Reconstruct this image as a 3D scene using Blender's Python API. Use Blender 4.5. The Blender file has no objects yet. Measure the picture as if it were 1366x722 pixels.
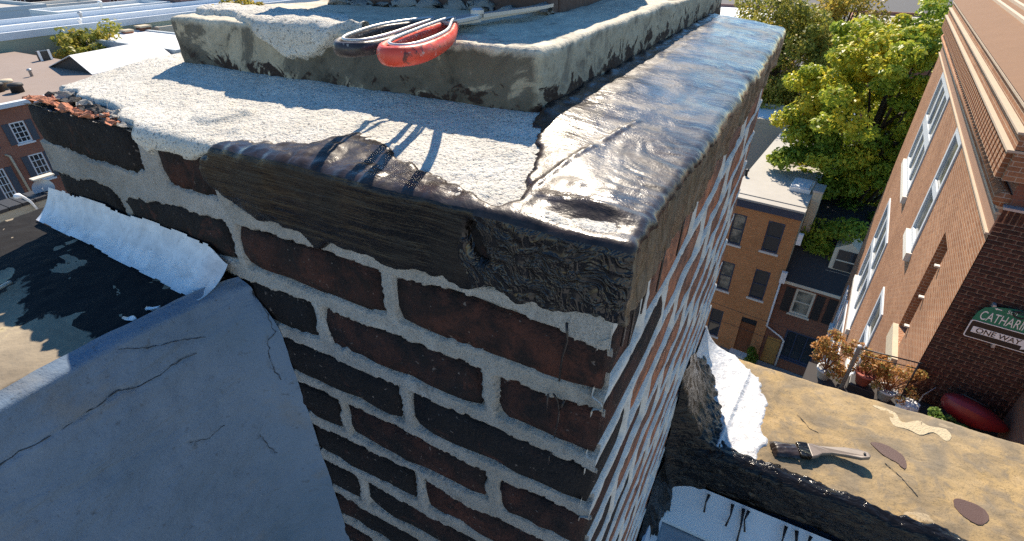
import bpy, math, random
import numpy as np
from mathutils import Matrix, Vector
random.seed(7); RNG = np.random.default_rng(11)
sc = bpy.context.scene
C = sc.collection

# ---------------------------------------------------------------- camera
cam_d = bpy.data.cameras.new('camera'); cam = bpy.data.objects.new('camera', cam_d); C.objects.link(cam)
RR = ((0.8792722703, 0.4762963536, -0.0046966194), (0.2517803573, -0.4731268764, -0.8442497323), (-0.4043351659, 0.7411428624, -0.5359294088))
m4 = Matrix(((RR[0][0], -RR[1][0], -RR[2][0], 0.0814), (RR[0][1], -RR[1][1], -RR[2][1], -0.3003), (RR[0][2], -RR[1][2], -RR[2][2], 0.2490), (0, 0, 0, 1)))
cam.matrix_world = m4
cam_d.sensor_width = 36; cam_d.lens = 36 * 698.98 / 1366; cam_d.clip_start = 0.01; cam_d.clip_end = 2000
sc.camera = cam
# ---------------------------------------------------------------- sky and sun
SUN_AZ, SUN_EL = math.radians(-21), math.radians(41.5)
w = bpy.data.worlds.new('World'); sc.world = w; w.use_nodes = True
wn = w.node_tree.nodes; wl = w.node_tree.links
bg = wn['Background']; bg.inputs['Strength'].default_value = 0.105
sky = wn.new('ShaderNodeTexSky'); sky.sky_type = 'NISHITA'; sky.sun_disc = False
sky.sun_elevation = SUN_EL; sky.sun_rotation = SUN_AZ; sky.altitude = 50; sky.air_density = 1.0; sky.dust_density = 0.0; sky.ozone_density = 1.0
hs = wn.new('ShaderNodeHueSaturation'); hs.inputs['Saturation'].default_value = 1.3
wl.new(sky.outputs[0], hs.inputs['Color']); wl.new(hs.outputs[0], bg.inputs[0])
sd = bpy.data.lights.new('sun', 'SUN'); sd.energy = 5.0; sd.angle = math.radians(0.53); sd.color = (1.0, 0.87, 0.70)
sun = bpy.data.objects.new('sun', sd); C.objects.link(sun)
sdir = Vector((math.sin(SUN_AZ) * math.cos(SUN_EL), math.cos(SUN_AZ) * math.cos(SUN_EL), math.sin(SUN_EL)))
sun.rotation_euler = sdir.to_track_quat('Z', 'Y').to_euler(); sun.location = (0, 0, 30)
sc.view_settings.view_transform = 'Standard'; sc.view_settings.look = 'None'; sc.view_settings.gamma = 1; sc.view_settings.exposure = 0.92
sc.view_settings.use_curve_mapping = False
sc.cycles.max_bounces = 8; sc.cycles.use_denoising = False; sc.cycles.sample_clamp_indirect = 6; sc.cycles.sample_clamp_direct = 12

# ---------------------------------------------------------------- numeric noise
def _h(ix, iy, iz, s):
    n = (ix.astype(np.int64) * 374761393 + iy.astype(np.int64) * 668265263 + iz.astype(np.int64) * 1274126177 + s * 974634777) & 0xffffffff
    n = ((n ^ (n >> 13)) * 1274126177) & 0xffffffff
    n = ((n ^ (n >> 16)) * 2246822519) & 0xffffffff
    return ((n ^ (n >> 15)) & 0xffffff) / float(0xffffff) * 2 - 1
def vn(x, y, z=0.0, s=0):
    x, y, z = np.broadcast_arrays(np.asarray(x, float), np.asarray(y, float), np.asarray(z, float))
    ix, iy, iz = np.floor(x), np.floor(y), np.floor(z)
    fx, fy, fz = x - ix, y - iy, z - iz
    u, v, t = [f * f * f * (f * (f * 6 - 15) + 10) for f in (fx, fy, fz)]
    r = 0
    for dx in (0, 1):
        for dy in (0, 1):
            for dz in (0, 1):
                r = r + _h(ix + dx, iy + dy, iz + dz, s) * (u if dx else 1 - u) * (v if dy else 1 - v) * (t if dz else 1 - t)
    return r
def fbm(x, y, z=0.0, s=0, o=4, g=0.5):
    r = 0; a = 1; tot = 0; f = 1
    for k in range(o):
        r = r + a * vn(np.asarray(x) * f, np.asarray(y) * f, np.asarray(z) * f, s + k); tot += a; a *= g; f *= 2.03
    return r / tot
def sstep(a, b, x): t = np.clip((x - a) / (b - a), 0, 1); return t * t * (3 - 2 * t)

# ---------------------------------------------------------------- object helpers
def tag(o, label=None, cat=None, group=None, kind=None):
    if label: o['label'] = label
    if cat: o['category'] = cat
    if group: o['group'] = group
    if kind: o['kind'] = kind
    return o
def thing(name, loc, label, cat, group=None):
    o = bpy.data.objects.new(name, None); o.empty_display_size = .1; o.location = loc; C.objects.link(o)
    return tag(o, label, cat, group)
def world_loc(o):
    l = Vector(o.location)
    return l
def put(name, me, mat, parent=None):
    o = bpy.data.objects.new(name, me); C.objects.link(o)
    if mat is not None and not me.materials: me.materials.append(mat)
    if parent is not None:
        o.parent = parent
        if parent.type == 'EMPTY': o.matrix_parent_inverse = Matrix.Translation(-Vector(parent.location))
    return o
def box_uv(me):
    n = len(me.loops)
    if n == 0: return
    uvl = me.uv_layers.new(name='UVMap')
    co = np.empty(len(me.vertices) * 3); me.vertices.foreach_get('co', co); co = co.reshape(-1, 3)
    li = np.empty(n, int); me.loops.foreach_get('vertex_index', li)
    pn = np.empty(len(me.polygons) * 3); me.polygons.foreach_get('normal', pn); pn = pn.reshape(-1, 3)
    lt = np.empty(len(me.polygons), int); me.polygons.foreach_get('loop_total', lt)
    nn = np.repeat(pn, lt, 0); P = co[li]
    flat = np.abs(nn[:, 2]) > .75
    hl = np.maximum(np.hypot(nn[:, 0], nn[:, 1]), 1e-6)
    tx, ty = -nn[:, 1] / hl, nn[:, 0] / hl
    u = np.where(flat, P[:, 0], P[:, 0] * tx + P[:, 1] * ty); v = np.where(flat, P[:, 1], P[:, 2])
    uvl.data.foreach_set('uv', np.stack([u, v], 1).ravel())
class MB:
    def __init__(s): s.v = []; s.f = []
    def quad(s, a, b, c, d):
        i = len(s.v); s.v += [tuple(a), tuple(b), tuple(c), tuple(d)]; s.f.append((i, i + 1, i + 2, i + 3)); return s
    def hexa(s, p):  # 8 points: bottom 4 ccw, top 4 ccw
        i = len(s.v); s.v += [tuple(q) for q in p]
        for f in ((3, 2, 1, 0), (4, 5, 6, 7), (0, 1, 5, 4), (1, 2, 6, 5), (2, 3, 7, 6), (3, 0, 4, 7)): s.f.append(tuple(i + k for k in f))
        return s
    def box(s, x0, x1, y0, y1, z0, z1):
        return s.hexa([(x0, y0, z0), (x1, y0, z0), (x1, y1, z0), (x0, y1, z0), (x0, y0, z1), (x1, y0, z1), (x1, y1, z1), (x0, y1, z1)])
    def obox(s, o, ux, uy, a0, a1, b0, b1, z0, z1):  # oriented box: o + a*ux + b*uy
        o = Vector(o); ux = Vector(ux); uy = Vector(uy)
        p = []
        for z in (z0, z1):
            for a, b in ((a0, b0), (a1, b0), (a1, b1), (a0, b1)):
                q = o + ux * a + uy * b; p.append((q.x, q.y, z))
        if ux.cross(uy).z < 0: p = [p[3], p[2], p[1], p[0], p[7], p[6], p[5], p[4]]
        return s.hexa(p)
    def prism(s, pts, d):  # closed polygon pts (3d) extruded by vector d
        i = len(s.v); n = len(pts); d = Vector(d)
        s.v += [tuple(p) for p in pts] + [tuple(Vector(p) + d) for p in pts]
        s.f.append(tuple(i + k for k in range(n))[::-1]); s.f.append(tuple(i + n + k for k in range(n)))
        for k in range(n): s.f.append((i + k, i + (k + 1) % n, i + n + (k + 1) % n, i + n + k))
        return s
    def tube(s, path, rad, seg=8, closed=False, flat=1.0):
        path = [Vector(p) for p in path]; n = len(path)
        rads = rad if isinstance(rad, (list, tuple)) else [rad] * n
        i0 = len(s.v); prev = None
        for k, p in enumerate(path):
            if closed: t = path[(k + 1) % n] - path[k - 1]
            else: t = path[min(k + 1, n - 1)] - path[max(k - 1, 0)]
            t.normalize()
            up = Vector((0, 0, 1)) if abs(t.z) < .95 else Vector((1, 0, 0))
            a = t.cross(up).normalized(); b = a.cross(t).normalized()
            for j in range(seg):
                an = 2 * math.pi * j / seg
                s.v.append(tuple(p + (a * math.cos(an) + b * math.sin(an) * flat) * rads[k]))
        for k in range(n if closed else n - 1):
            for j in range(seg):
                a0 = i0 + k * seg + j; a1 = i0 + k * seg + (j + 1) % seg; k2 = (k + 1) % n
                b0 = i0 + k2 * seg + j; b1 = i0 + k2 * seg + (j + 1) % seg
                s.f.append((a0, a1, b1, b0))
        if not closed:
            s.f.append(tuple(i0 + j for j in range(seg))[::-1]); s.f.append(tuple(i0 + (n - 1) * seg + j for j in range(seg)))
        return s
    def lathe(s, c, prof, seg=20):
        i0 = len(s.v)
        for r, z in prof:
            for j in range(seg): a = 2 * math.pi * j / seg; s.v.append((c[0] + r * math.cos(a), c[1] + r * math.sin(a), c[2] + z))
        for k in range(len(prof) - 1):
            for j in range(seg):
                s.f.append((i0 + k * seg + j, i0 + k * seg + (j + 1) % seg, i0 + (k + 1) * seg + (j + 1) % seg, i0 + (k + 1) * seg + j))
        s.f.append(tuple(i0 + j for j in range(seg))[::-1]); s.f.append(tuple(i0 + (len(prof) - 1) * seg + j for j in range(seg)))
        return s
    def build(s, name, mat, parent=None, smooth=False, bevel=0):
        me = bpy.data.meshes.new(name); me.from_pydata(s.v, [], s.f); me.update()
        if smooth: me.shade_smooth()
        box_uv(me)
        o = put(name, me, mat, parent)
        if bevel:
            md = o.modifiers.new('bevel', 'BEVEL'); md.width = bevel; md.segments = 2; md.limit_method = 'ANGLE'
        return o
def grid_mesh(name, P, mask=None, smooth=True):
    nu, nv = P.shape[:2]
    idx = np.arange(nu * nv).reshape(nu, nv)
    F = np.stack([idx[:-1, :-1], idx[1:, :-1], idx[1:, 1:], idx[:-1, 1:]], -1)
    F = F[mask] if mask is not None else F.reshape(-1, 4)
    used = np.zeros(nu * nv, bool); used[F.ravel()] = True
    remap = np.cumsum(used) - 1
    V = P.reshape(-1, 3)[used]; F = remap[F]
    me = bpy.data.meshes.new(name)
    me.vertices.add(len(V)); me.vertices.foreach_set('co', V.ravel().astype(np.float32))
    me.loops.add(F.size); me.loops.foreach_set('vertex_index', F.ravel().astype(np.int32))
    me.polygons.add(len(F)); me.polygons.foreach_set('loop_start', (np.arange(len(F)) * 4).astype(np.int32))
    me.update(calc_edges=True); me.validate()
    if smooth: me.shade_smooth()
    return me
def grid_obj(name, P, mat, parent=None, mask=None):
    return put(name, grid_mesh(name, P, mask), mat, parent)
def quads_mesh(name, V, per=4, attr=None):
    n = len(V) // per
    me = bpy.data.meshes.new(name)
    me.vertices.add(len(V)); me.vertices.foreach_set('co', V.ravel().astype(np.float32))
    me.loops.add(len(V)); me.loops.foreach_set('vertex_index', np.arange(len(V), dtype=np.int32))
    me.polygons.add(n); me.polygons.foreach_set('loop_start', (np.arange(n) * per).astype(np.int32))
    me.update(calc_edges=True)
    if attr is not None:
        a = me.attributes.new('tint', 'FLOAT', 'FACE'); a.data.foreach_set('value', attr.astype(np.float32))
    return me

# ---------------------------------------------------------------- materials
class Mt:
    def __init__(s, name):
        s.m = bpy.data.materials.new(name); s.m.use_nodes = True
        s.n = s.m.node_tree.nodes; s.l = s.m.node_tree.links
        s.b = s.n['Principled BSDF']; s.tc = s.n.new('ShaderNodeTexCoord')
    def co(s, kind='Object', scale=None, rot=None):
        o = s.tc.outputs[kind]
        if scale is None and rot is None: return o
        mp = s.n.new('ShaderNodeMapping'); s.l.new(o, mp.inputs[0])
        if scale: mp.inputs['Scale'].default_value = scale
        if rot: mp.inputs['Rotation'].default_value = rot
        return mp.outputs[0]
    def noise(s, scale, detail=4, rough=.55, dist=0, vec=None):
        t = s.n.new('ShaderNodeTexNoise'); t.inputs['Scale'].default_value = scale; t.inputs['Detail'].default_value = detail
        t.inputs['Roughness'].default_value = rough; t.inputs['Distortion'].default_value = dist
        s.l.new(vec if vec is not None else s.co(), t.inputs['Vector']); return t.outputs['Fac']
    def voro(s, scale, feature='F1', vec=None, out='Distance'):
        t = s.n.new('ShaderNodeTexVoronoi'); t.feature = feature; t.inputs['Scale'].default_value = scale
        s.l.new(vec if vec is not None else s.co(), t.inputs['Vector']); return t.outputs[out]
    def ramp(s, fac, stops, interp='LINEAR'):
        r = s.n.new('ShaderNodeValToRGB'); r.color_ramp.interpolation = interp
        e = r.color_ramp.elements
        while len(e) < len(stops): e.new(.5)
        for k, (p, c) in enumerate(stops):
            e[k].position = p; e[k].color = (c, c, c, 1) if isinstance(c, (int, float)) else (*c, 1)
        s.l.new(fac, r.inputs[0]); return r.outputs[0]
    def mix(s, fac, a, b, mode='MIX'):
        x = s.n.new('ShaderNodeMix'); x.data_type = 'RGBA'; x.blend_type = mode; x.clamp_factor = True
        for sock, val in ((x.inputs[0], fac), (x.inputs[6], a), (x.inputs[7], b)):
            if hasattr(val, 'is_output'): s.l.new(val, sock)
            elif isinstance(val, (int, float)): sock.default_value = val if sock is x.inputs[0] else (val, val, val, 1)
            else: sock.default_value = (*val, 1)
        return x.outputs[2]
    def math(s, op, a, b=0.0):
        x = s.n.new('ShaderNodeMath'); x.operation = op
        for k, v in enumerate((a, b)):
            if hasattr(v, 'is_output'): s.l.new(v, x.inputs[k])
            else: x.inputs[k].default_value = v
        return x.outputs[0]
    def xyz(s, kind='Object'):
        x = s.n.new('ShaderNodeSeparateXYZ'); s.l.new(s.tc.outputs[kind], x.inputs[0]); return x.outputs
    def rnd(s):
        return s.n.new('ShaderNodeObjectInfo').outputs['Random']
    def attr(s, name):
        a = s.n.new('ShaderNodeAttribute'); a.attribute_name = name; return a.outputs['Fac']
    def bump(s, h, strength=.5, dist=.002, prev=None):
        b = s.n.new('ShaderNodeBump'); b.inputs['Strength'].default_value = strength; b.inputs['Distance'].default_value = dist
        s.l.new(h, b.inputs['Height'])
        if prev is not None: s.l.new(prev, b.inputs['Normal'])
        return b.outputs[0]
    def done(s, color=None, rough=.8, normal=None, spec=None, coat=0, coat_rough=.05, metal=0):
        for sock, v in (('Base Color', color), ('Roughness', rough), ('Metallic', metal), ('Coat Weight', coat), ('Coat Roughness', coat_rough)):
            if v is None: continue
            if hasattr(v, 'is_output'): s.l.new(v, s.b.inputs[sock])
            elif sock == 'Base Color': s.b.inputs[sock].default_value = (*v, 1)
            else: s.b.inputs[sock].default_value = v
        if spec is not None: s.b.inputs['Specular IOR Level'].default_value = spec
        if normal is not None: s.l.new(normal, s.b.inputs['Normal'])
        if normal is not None and coat: s.l.new(normal, s.b.inputs['Coat Normal'])
        return s.m
def plain(name, col, rough=.7, var=.25, scale=6, spec=None, metal=0, bump=0):
    k = Mt(name); n = k.noise(scale, 5, .65)
    n2 = k.noise(scale * 7, 3)
    c = k.mix(n, tuple(x * (1 - var) for x in col), tuple(min(1, x * (1 + var)) for x in col))
    c = k.mix(k.math('MULTIPLY', n2, .35), c, tuple(x * .6 for x in col))
    nm = k.bump(n2, bump, .01) if bump else None
    return k.done(c, rough, nm, spec=spec, metal=metal)

def mat_brick_old(name, dark, red, amt0, amt1, rough=.85):
    k = Mt(name)
    n = k.noise(9, 6, .62, .4); f = k.noise(55, 4, .6); r = k.rnd()
    fac = k.math('ADD', k.math('MULTIPLY', n, 1.0), k.math('MULTIPLY', k.math('SUBTRACT', r, .5), .34))
    c = k.mix(k.ramp(fac, [(amt0, 0), (amt1, 1)]), dark, red)
    c = k.mix(k.ramp(k.noise(28, 6, .7, .5), [(.44, 0), (.60, .85)]), c, tuple(x * .7 for x in dark))
    c = k.mix(k.ramp(k.noise(16, 5, .7, 1.2), [(.60, 0), (.72, .55)]), c, tuple(min(1, x * 1.7) for x in red))
    c = k.mix(k.ramp(f, [(.35, 0), (.75, .5)]), c, tuple(x * .35 for x in dark))
    c = k.mix(k.ramp(k.noise(160, 2), [(.68, 0), (.74, .6)]), c, (.25, .2, .17))
    nm = k.bump(f, .9, .007); nm = k.bump(k.noise(220, 4, .75), .8, .003, nm); nm = k.bump(k.ramp(k.voro(70), [(.05, 0), (.25, 1)]), .35, .003, nm)
    return k.done(c, rough, nm, spec=.3)
M = {}
M['brick'] = mat_brick_old('brick_sooty', (.015, .012, .012), (.088, .030, .019), .48, .76)
M['brick_bounce'] = mat_brick_old('brick_red_bounce', (.20, .10, .07), (.50, .19, .095), .30, .55)  # redder brick copy: bounce light on the right face put into the colour
k = Mt('mortar')
n = k.noise(30, 6, .7); n2 = k.noise(420, 3, .7); n3 = k.noise(6, 3)
c = k.ramp(n, [(.3, (.33, .32, .30)), (.55, (.46, .445, .42)), (.75, (.55, .53, .50))])
c = k.mix(k.ramp(n2, [(.36, .55), (.48, 0)]), c, (.17, .16, .15)); c = k.mix(k.ramp(k.noise(3.5, 5, .65), [(.42, 0), (.68, .55)]), c, (.25, .225, .19)); c = k.mix(k.ramp(k.noise(11, 5, .7, 1.0), [(.60, 0), (.70, .6)]), c, (.11, .10, .09)); c = k.mix(k.ramp(n3, [(.45, 0), (.75, .4)]), c, (.36, .32, .26))
M['mortar'] = k.done(c, .95, k.bump(n2, .9, .004, k.bump(n, .6, .006)), spec=.2)
k = Mt('mortar_bounce')
n = k.noise(30, 6, .7); n2 = k.noise(300, 3, .7)
c = k.ramp(n, [(.3, (.40, .385, .36)), (.55, (.55, .53, .49)), (.75, (.62, .60, .56))])
c = k.mix(k.ramp(n2, [(.34, .4), (.46, 0)]), c, (.22, .20, .18))
M['mortar_bounce'] = k.done(c, .95, k.bump(n2, .3, .002, k.bump(n, .4, .004)), spec=.15)  # paler mortar copy for the right face, its bounce light in the colour
k = Mt('cap_wash')
n = k.noise(14, 6, .7); n2 = k.noise(300, 3, .75); n3 = k.noise(90, 3, .6, .6)
c = k.ramp(n, [(.3, (.56, .53, .46)), (.6, (.68, .65, .58)), (.8, (.74, .71, .65))])
c = k.mix(k.ramp(n2, [(.34, .85), (.45, 0)]), c, (.12, .11, .10))
c = k.mix(k.ramp(n3, [(.62, 0), (.72, .35)]), c, (.36, .34, .31))
M['wash'] = k.done(c, .95, k.bump(n2, 1.0, .003, k.bump(n3, .7, .005)), spec=.15)
k = Mt('roof_tar')
sw = k.noise(38, 5, .62, 1.2); sb = k.noise(120, 4, .6, .6, k.co('Object', (.32, 1, 1)))
c = k.mix(k.ramp(sw, [(.4, 0), (.75, 1)]), (.020, .015, .013), (.058, .040, .034))
nm = k.bump(sw, .20, .004); nm = k.bump(sb, .45, .0014, nm); nm = k.bump(k.noise(420, 3, .6), .22, .0008, nm)
M['tar'] = k.done(c, k.ramp(k.noise(13, 6, .7, .6), [(.38, .20), (.52, .36), (.66, .62)]), nm, spec=.24, coat=k.ramp(k.noise(9, 5, .7), [(.42, .42), (.62, .06)]), coat_rough=.04)
k = Mt('roof_tar_wrinkled')
sw = k.noise(40, 3, .5, 2.2); sb = k.noise(200, 2, .5)
c = k.mix(k.noise(30, 4), (.006, .005, .005), (.022, .016, .012))
M['tar_wrinkle'] = k.done(c, k.ramp(k.noise(40, 3), [(.4, .12), (.65, .34)]), k.bump(sb, .12, .0008, k.bump(k.ramp(sw, [(.40, 0), (.5, 1), (.60, 0)]), .55, .0028)), spec=.5)
k = Mt('roof_tar_fibrous_reflection')
sw = k.noise(70, 5, .65, .8, k.co('Object', (1, 1.4, .35)))
c = k.mix(k.ramp(sw, [(.35, 0), (.65, 1)]), (.03, .022, .014), (.13, .095, .055))  # fibrous tar; golden brown imitates the lit building's reflection
M['tar_fibre_reflection'] = k.done(c, k.ramp(k.noise(40, 4), [(.4, .3), (.65, .5)]), k.bump(sw, .8, .005), spec=.9)
k = Mt('roof_tar_brushed')
sw = k.noise(45, 5, .65, .8); sb = k.noise(90, 4, .65, .3, k.co('Object', (.12, 1, 2.2)))
c = k.mix(k.ramp(sw, [(.4, 0), (.75, 1)]), (.006, .0048, .0044), (.020, .0135, .010))
M['tar_brushed'] = k.done(c, k.ramp(k.noise(20, 4), [(.42, .26), (.6, .50)]), k.bump(sb, .5, .003, k.bump(sw, .4, .004)), spec=.36)
k = Mt('roof_tar_rough')
sw = k.noise(34, 4, .6, 1.2, k.co('Object', (.45, 1, 1))); sb = k.noise(110, 3, .6, .6, k.co('Object', (.35, 1, 1)))
c = k.mix(sw, (.004, .004, .004), (.013, .010, .008))
M['tar_rough'] = k.done(c, k.ramp(k.noise(30, 3), [(.4, .10), (.7, .26)]), k.bump(sb, .4, .003, k.bump(sw, .8, .010)), spec=.28)
k = Mt('crown_paint')
xo = k.xyz(); zz = xo[2]
n = k.noise(11, 6, .62, .8); n2 = k.noise(26, 6, .65, 1.0); n3 = k.noise(220, 3, .7)
base = k.ramp(n, [(.36, (.045, .041, .034)), (.42, (.10, .092, .072)), (.53, (.145, .132, .103)), (.55, (.32, .285, .21)), (.62, (.44, .39, .29))])
base = k.mix(k.ramp(k.math('ADD', k.math('MULTIPLY', k.math('ADD', xo[0], .158), 60), k.math('MULTIPLY', k.math('SUBTRACT', n2, .5), .8)), [(0, 0), (.4, .85)]), base, k.ramp(n2, [(.35, (.20, .185, .15)), (.5, (.42, .385, .29)), (.7, (.50, .46, .35))]))
low = k.math('ADD', k.math('MULTIPLY', k.math('SUBTRACT', k.math('ADD', .120, k.math('MULTIPLY', k.ramp(k.math('MULTIPLY', k.math('ADD', xo[0], .158), 40), [(0, 0), (.4, 1)]), .016)), zz), 11), k.math('MULTIPLY', k.math('SUBTRACT', n2, .5), 2.0))
c = k.mix(k.ramp(low, [(.18, 0), (.26, 1)]), base, (.035, .022, .017))
top = k.math('ADD', k.math('MULTIPLY', k.math('SUBTRACT', zz, .150), 60), k.math('MULTIPLY', k.math('SUBTRACT', n2, .5), 1.2))
c = k.mix(k.ramp(top, [(0, 0), (.4, 1)]), c, k.ramp(n2, [(.3, (.40, .37, .30)), (.6, (.60, .54, .42)), (.75, (.50, .49, .45))]))
c = k.mix(k.ramp(n3, [(.3, .5), (.45, 0)]), c, (.12, .11, .095))
M['crown'] = k.done(c, .85, k.bump(n3, .6, .002, k.bump(n2, .5, .006)), spec=.3)
k = Mt('stucco')
n = k.noise(5, 5, .6); n2 = k.noise(45, 5, .7); n3 = k.noise(330, 3, .7)
c = k.ramp(n, [(.3, (.11, .165, .23)), (.55, (.15, .205, .28)), (.75, (.20, .25, .315))])
c = k.mix(k.ramp(k.noise(9, 4, .6), [(.56, 0), (.70, .55)]), c, (.20, .185, .16))
c = k.mix(k.ramp(n3, [(.29, .8), (.36, 0)]), c, (.09, .09, .095))
c = k.mix(k.ramp(k.noise(75, 5, .7), [(.30, .6), (.40, 0)]), c, (.08, .09, .10))
M['stucco'] = k.done(c, .85, k.bump(n3, .5, .0015, k.bump(n2, .35, .003, k.bump(k.noise(9, 4, .6, .8, k.co('Object', (1, .4, 1.4))), .6, .02))), spec=.3)
def mat_coping(name):
    k = Mt(name)
    n = k.noise(9, 6, .62, .5); n2 = k.noise(22, 6, .65, .7); n3 = k.noise(260, 3, .7)
    c = k.ramp(n, [(.34, (.16, .125, .08)), (.46, (.25, .185, .105)), (.56, (.36, .25, .115)), (.68, (.42, .30, .155))])
    c = k.mix(k.ramp(n2, [(.52, 0), (.62, .7)]), c, (.19, .155, .11))
    c = k.mix(k.ramp(k.noise(6.5, 5, .6, 1.0), [(.66, 0), (.68, .7)]), c, (.48, .38, .24))
    c = k.mix(k.ramp(n3, [(.34, .7), (.45, 0)]), c, (.11, .085, .05)); c = k.mix(k.ramp(k.noise(48, 5, .75), [(.60, 0), (.70, .5)]), c, (.12, .10, .075)); c = k.mix(k.ramp(k.noise(3.2, 4, .6), [(.45, 0), (.65, .5)]), c, (.21, .18, .135))
    return k.done(c, .9, k.bump(n3, .4, .0015, k.bump(n2, .6, .006)), spec=.25)
M['coping'] = mat_coping('coping_stone')
k = Mt('left_coping_top')
xo = k.xyz(); n = k.noise(13, 6, .62, .8); n2 = k.noise(30, 5, .65); n3 = k.noise(260, 3)
tan = k.ramp(n, [(.35, (.20, .165, .12)), (.55, (.30, .25, .18)), (.68, (.50, .42, .24))])
black = k.mix(n2, (.008, .008, .009), (.022, .020, .020))
cov = k.math('ADD', k.math('MULTIPLY', k.math('ADD', xo[1], .155), 14), k.math('MULTIPLY', k.math('SUBTRACT', n, .5), 3.0))  # black tar coat, its colour edge laid along the chimney's shadow edge
cov = k.math('SUBTRACT', cov, k.ramp(k.noise(17, 4, .55, .5), [(.565, 0), (.585, 2.0)]))
fac = k.ramp(cov, [(.02, 0), (.12, 1)])
c = k.mix(fac, tan, black)
M['left_top'] = k.done(c, .88, k.bump(n3, .4, .0015, k.bump(n2, .25, .003)), spec=.15)
k = Mt('silver_coating')
n = k.noise(40, 5, .65, .6); n2 = k.noise(300, 3)
c = k.ramp(n, [(.3, (.50, .51, .53)), (.6, (.74, .75, .77)), (.8, (.82, .83, .84))])
c = k.mix(k.ramp(n2, [(.27, .6), (.34, 0)]), c, (.15, .15, .16))
c = k.mix(k.ramp(k.noise(120, 4, .7), [(.66, 0), (.70, .8)]), c, (.10, .10, .11))
M['silver'] = k.done(c, .5, k.bump(k.noise(14, 3), .25, .004), spec=.4, metal=.1)
k = Mt('silver_crinkled')
n = k.noise(70, 5, .7, 1.0); n2 = k.noise(260, 4, .7)
c = k.ramp(n, [(.3, (.34, .34, .35)), (.5, (.52, .52, .52)), (.8, (.62, .62, .62))])
M['silver_rough'] = k.done(c, .5, k.bump(n2, .2, .0015, k.bump(n, .45, .006, k.bump(k.noise(22, 3, .5, 1.5), .5, .01))), spec=.4, metal=.15)
M['clay'] = plain('flue_clay', (.10, .055, .04), .8, .4, 12, bump=.3)
def grip(name, col):
    k = Mt(name); n = k.noise(70, 6, .75, .8)
    c = k.mix(k.ramp(n, [(.57, 0), (.63, .85)]), col, (.025, .02, .018)); c = k.mix(k.ramp(k.noise(240, 3), [(.64, 0), (.68, .5)]), c, (.55, .5, .45))
    return k.done(c, k.ramp(k.noise(90, 4), [(.4, .3), (.65, .6)]), k.bump(n, .3, .0015), spec=.45)
M['red_grip'] = grip('red_grip', (.68, .075, .040))
M['black_grip'] = grip('black_grip', (.045, .036, .038))
M['steel'] = plain('worn_steel', (.58, .57, .56), .4, .25, 60, metal=.6)
M['rubble_orange'] = plain('broken_brick', (.50, .20, .11), .95, .3, 60, bump=.5)
M['rubble_grey'] = plain('broken_mortar', (.33, .31, .28), .95, .3, 60, bump=.5)
M['rubble_dark'] = plain('sooty_chip', (.05, .045, .042), .9, .4, 60, bump=.5)
M['flash_paint'] = plain('painted_flashing', (.74, .75, .75), .5, .12, 9, spec=.5)
M['flash_blue'] = plain('silver_flashing', (.60, .63, .68), .4, .2, 30, spec=.5)
M['roof_mem'] = plain('roof_membrane', (.40, .40, .40), .8, .15, 5, bump=.2)
M['bristle'] = M['tar_rough']
M['brush_wood'] = plain('tarry_wood', (.19, .15, .12), .4, .6, 30, spec=.5)
M['crack'] = plain('crack_shade', (.055, .06, .065), .95, .2, 40)  # dark tubes in the grooves stand in for the shade of the cracks
M['pale_mortar'] = plain('pale_mortar', (.50, .41, .26), .95, .15, 30, bump=.4)
M['splat'] = plain('dried_tar', (.095, .048, .032), .5, .2, 60, bump=.1)
def mat_brickwall(name, c1, c2, mor, rough=.85, scale=1.0, varscale=.7, bump=.6):
    k = Mt(name); b = k.n.new('ShaderNodeTexBrick'); k.l.new(k.tc.outputs['UV'], b.inputs['Vector'])
    b.inputs['Scale'].default_value = scale; b.inputs['Brick Width'].default_value = .215; b.inputs['Row Height'].default_value = .0677
    b.inputs['Mortar Size'].default_value = .006; b.inputs['Mortar Smooth'].default_value = .2; b.inputs['Bias'].default_value = 0
    b.inputs['Color1'].default_value = (*c1, 1); b.inputs['Color2'].default_value = (*c2, 1); b.inputs['Mortar'].default_value = (*mor, 1)
    n = k.noise(varscale, 5, .6); f = k.noise(30, 3)
    c = k.mix(k.ramp(n, [(.35, 0), (.7, .45)]), b.outputs['Color'], tuple(x * .55 for x in c1))
    c = k.mix(k.ramp(f, [(.4, 0), (.8, .3)]), c, tuple(min(1, x * 1.5) for x in c2))
    return k.done(c, rough, k.bump(b.outputs['Fac'], bump, -.01), spec=.25)
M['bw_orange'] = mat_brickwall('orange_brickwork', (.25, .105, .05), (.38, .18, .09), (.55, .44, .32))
M['bw_yellow'] = mat_brickwall('tan_brickwork', (.46, .20, .075), (.54, .26, .11), (.40, .26, .16))
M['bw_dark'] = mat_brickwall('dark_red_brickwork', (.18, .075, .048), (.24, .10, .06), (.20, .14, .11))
M['bw_left'] = mat_brickwall('red_brickwork', (.27, .105, .065), (.33, .135, .085), (.30, .22, .18))
M['bw_tan'] = mat_brickwall('buff_brickwork', (.42, .37, .28), (.34, .29, .21), (.5, .47, .4))
M['wall_mortar'] = plain('grey_brown_mortar', (.25, .19, .15), .95, .2, 8, bump=.3)
M['wall_brick'] = mat_brick_old('wall_brick', (.055, .026, .020), (.15, .058, .038), .35, .65)  # darkened brick for the shaded end wall of the orange building
M['stone'] = plain('pale_stone', (.55, .46, .33), .85, .2, 4)
M['fillet'] = plain('cornice_fillet_stone', (.48, .38, .28), .85, .15, 4)
M['limestone'] = plain('white_stone', (.72, .68, .60), .85, .12, 4)
M['terra'] = plain('cornice_terracotta', (.34, .19, .12), .8, .2, 6, bump=.3)
M['roof_tan'] = plain('tan_metal_roof', (.24, .145, .09), .9, .12, 1.5, spec=.1)
M['white'] = plain('white_paint', (.78, .78, .77), .5, .06, 5)
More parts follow.
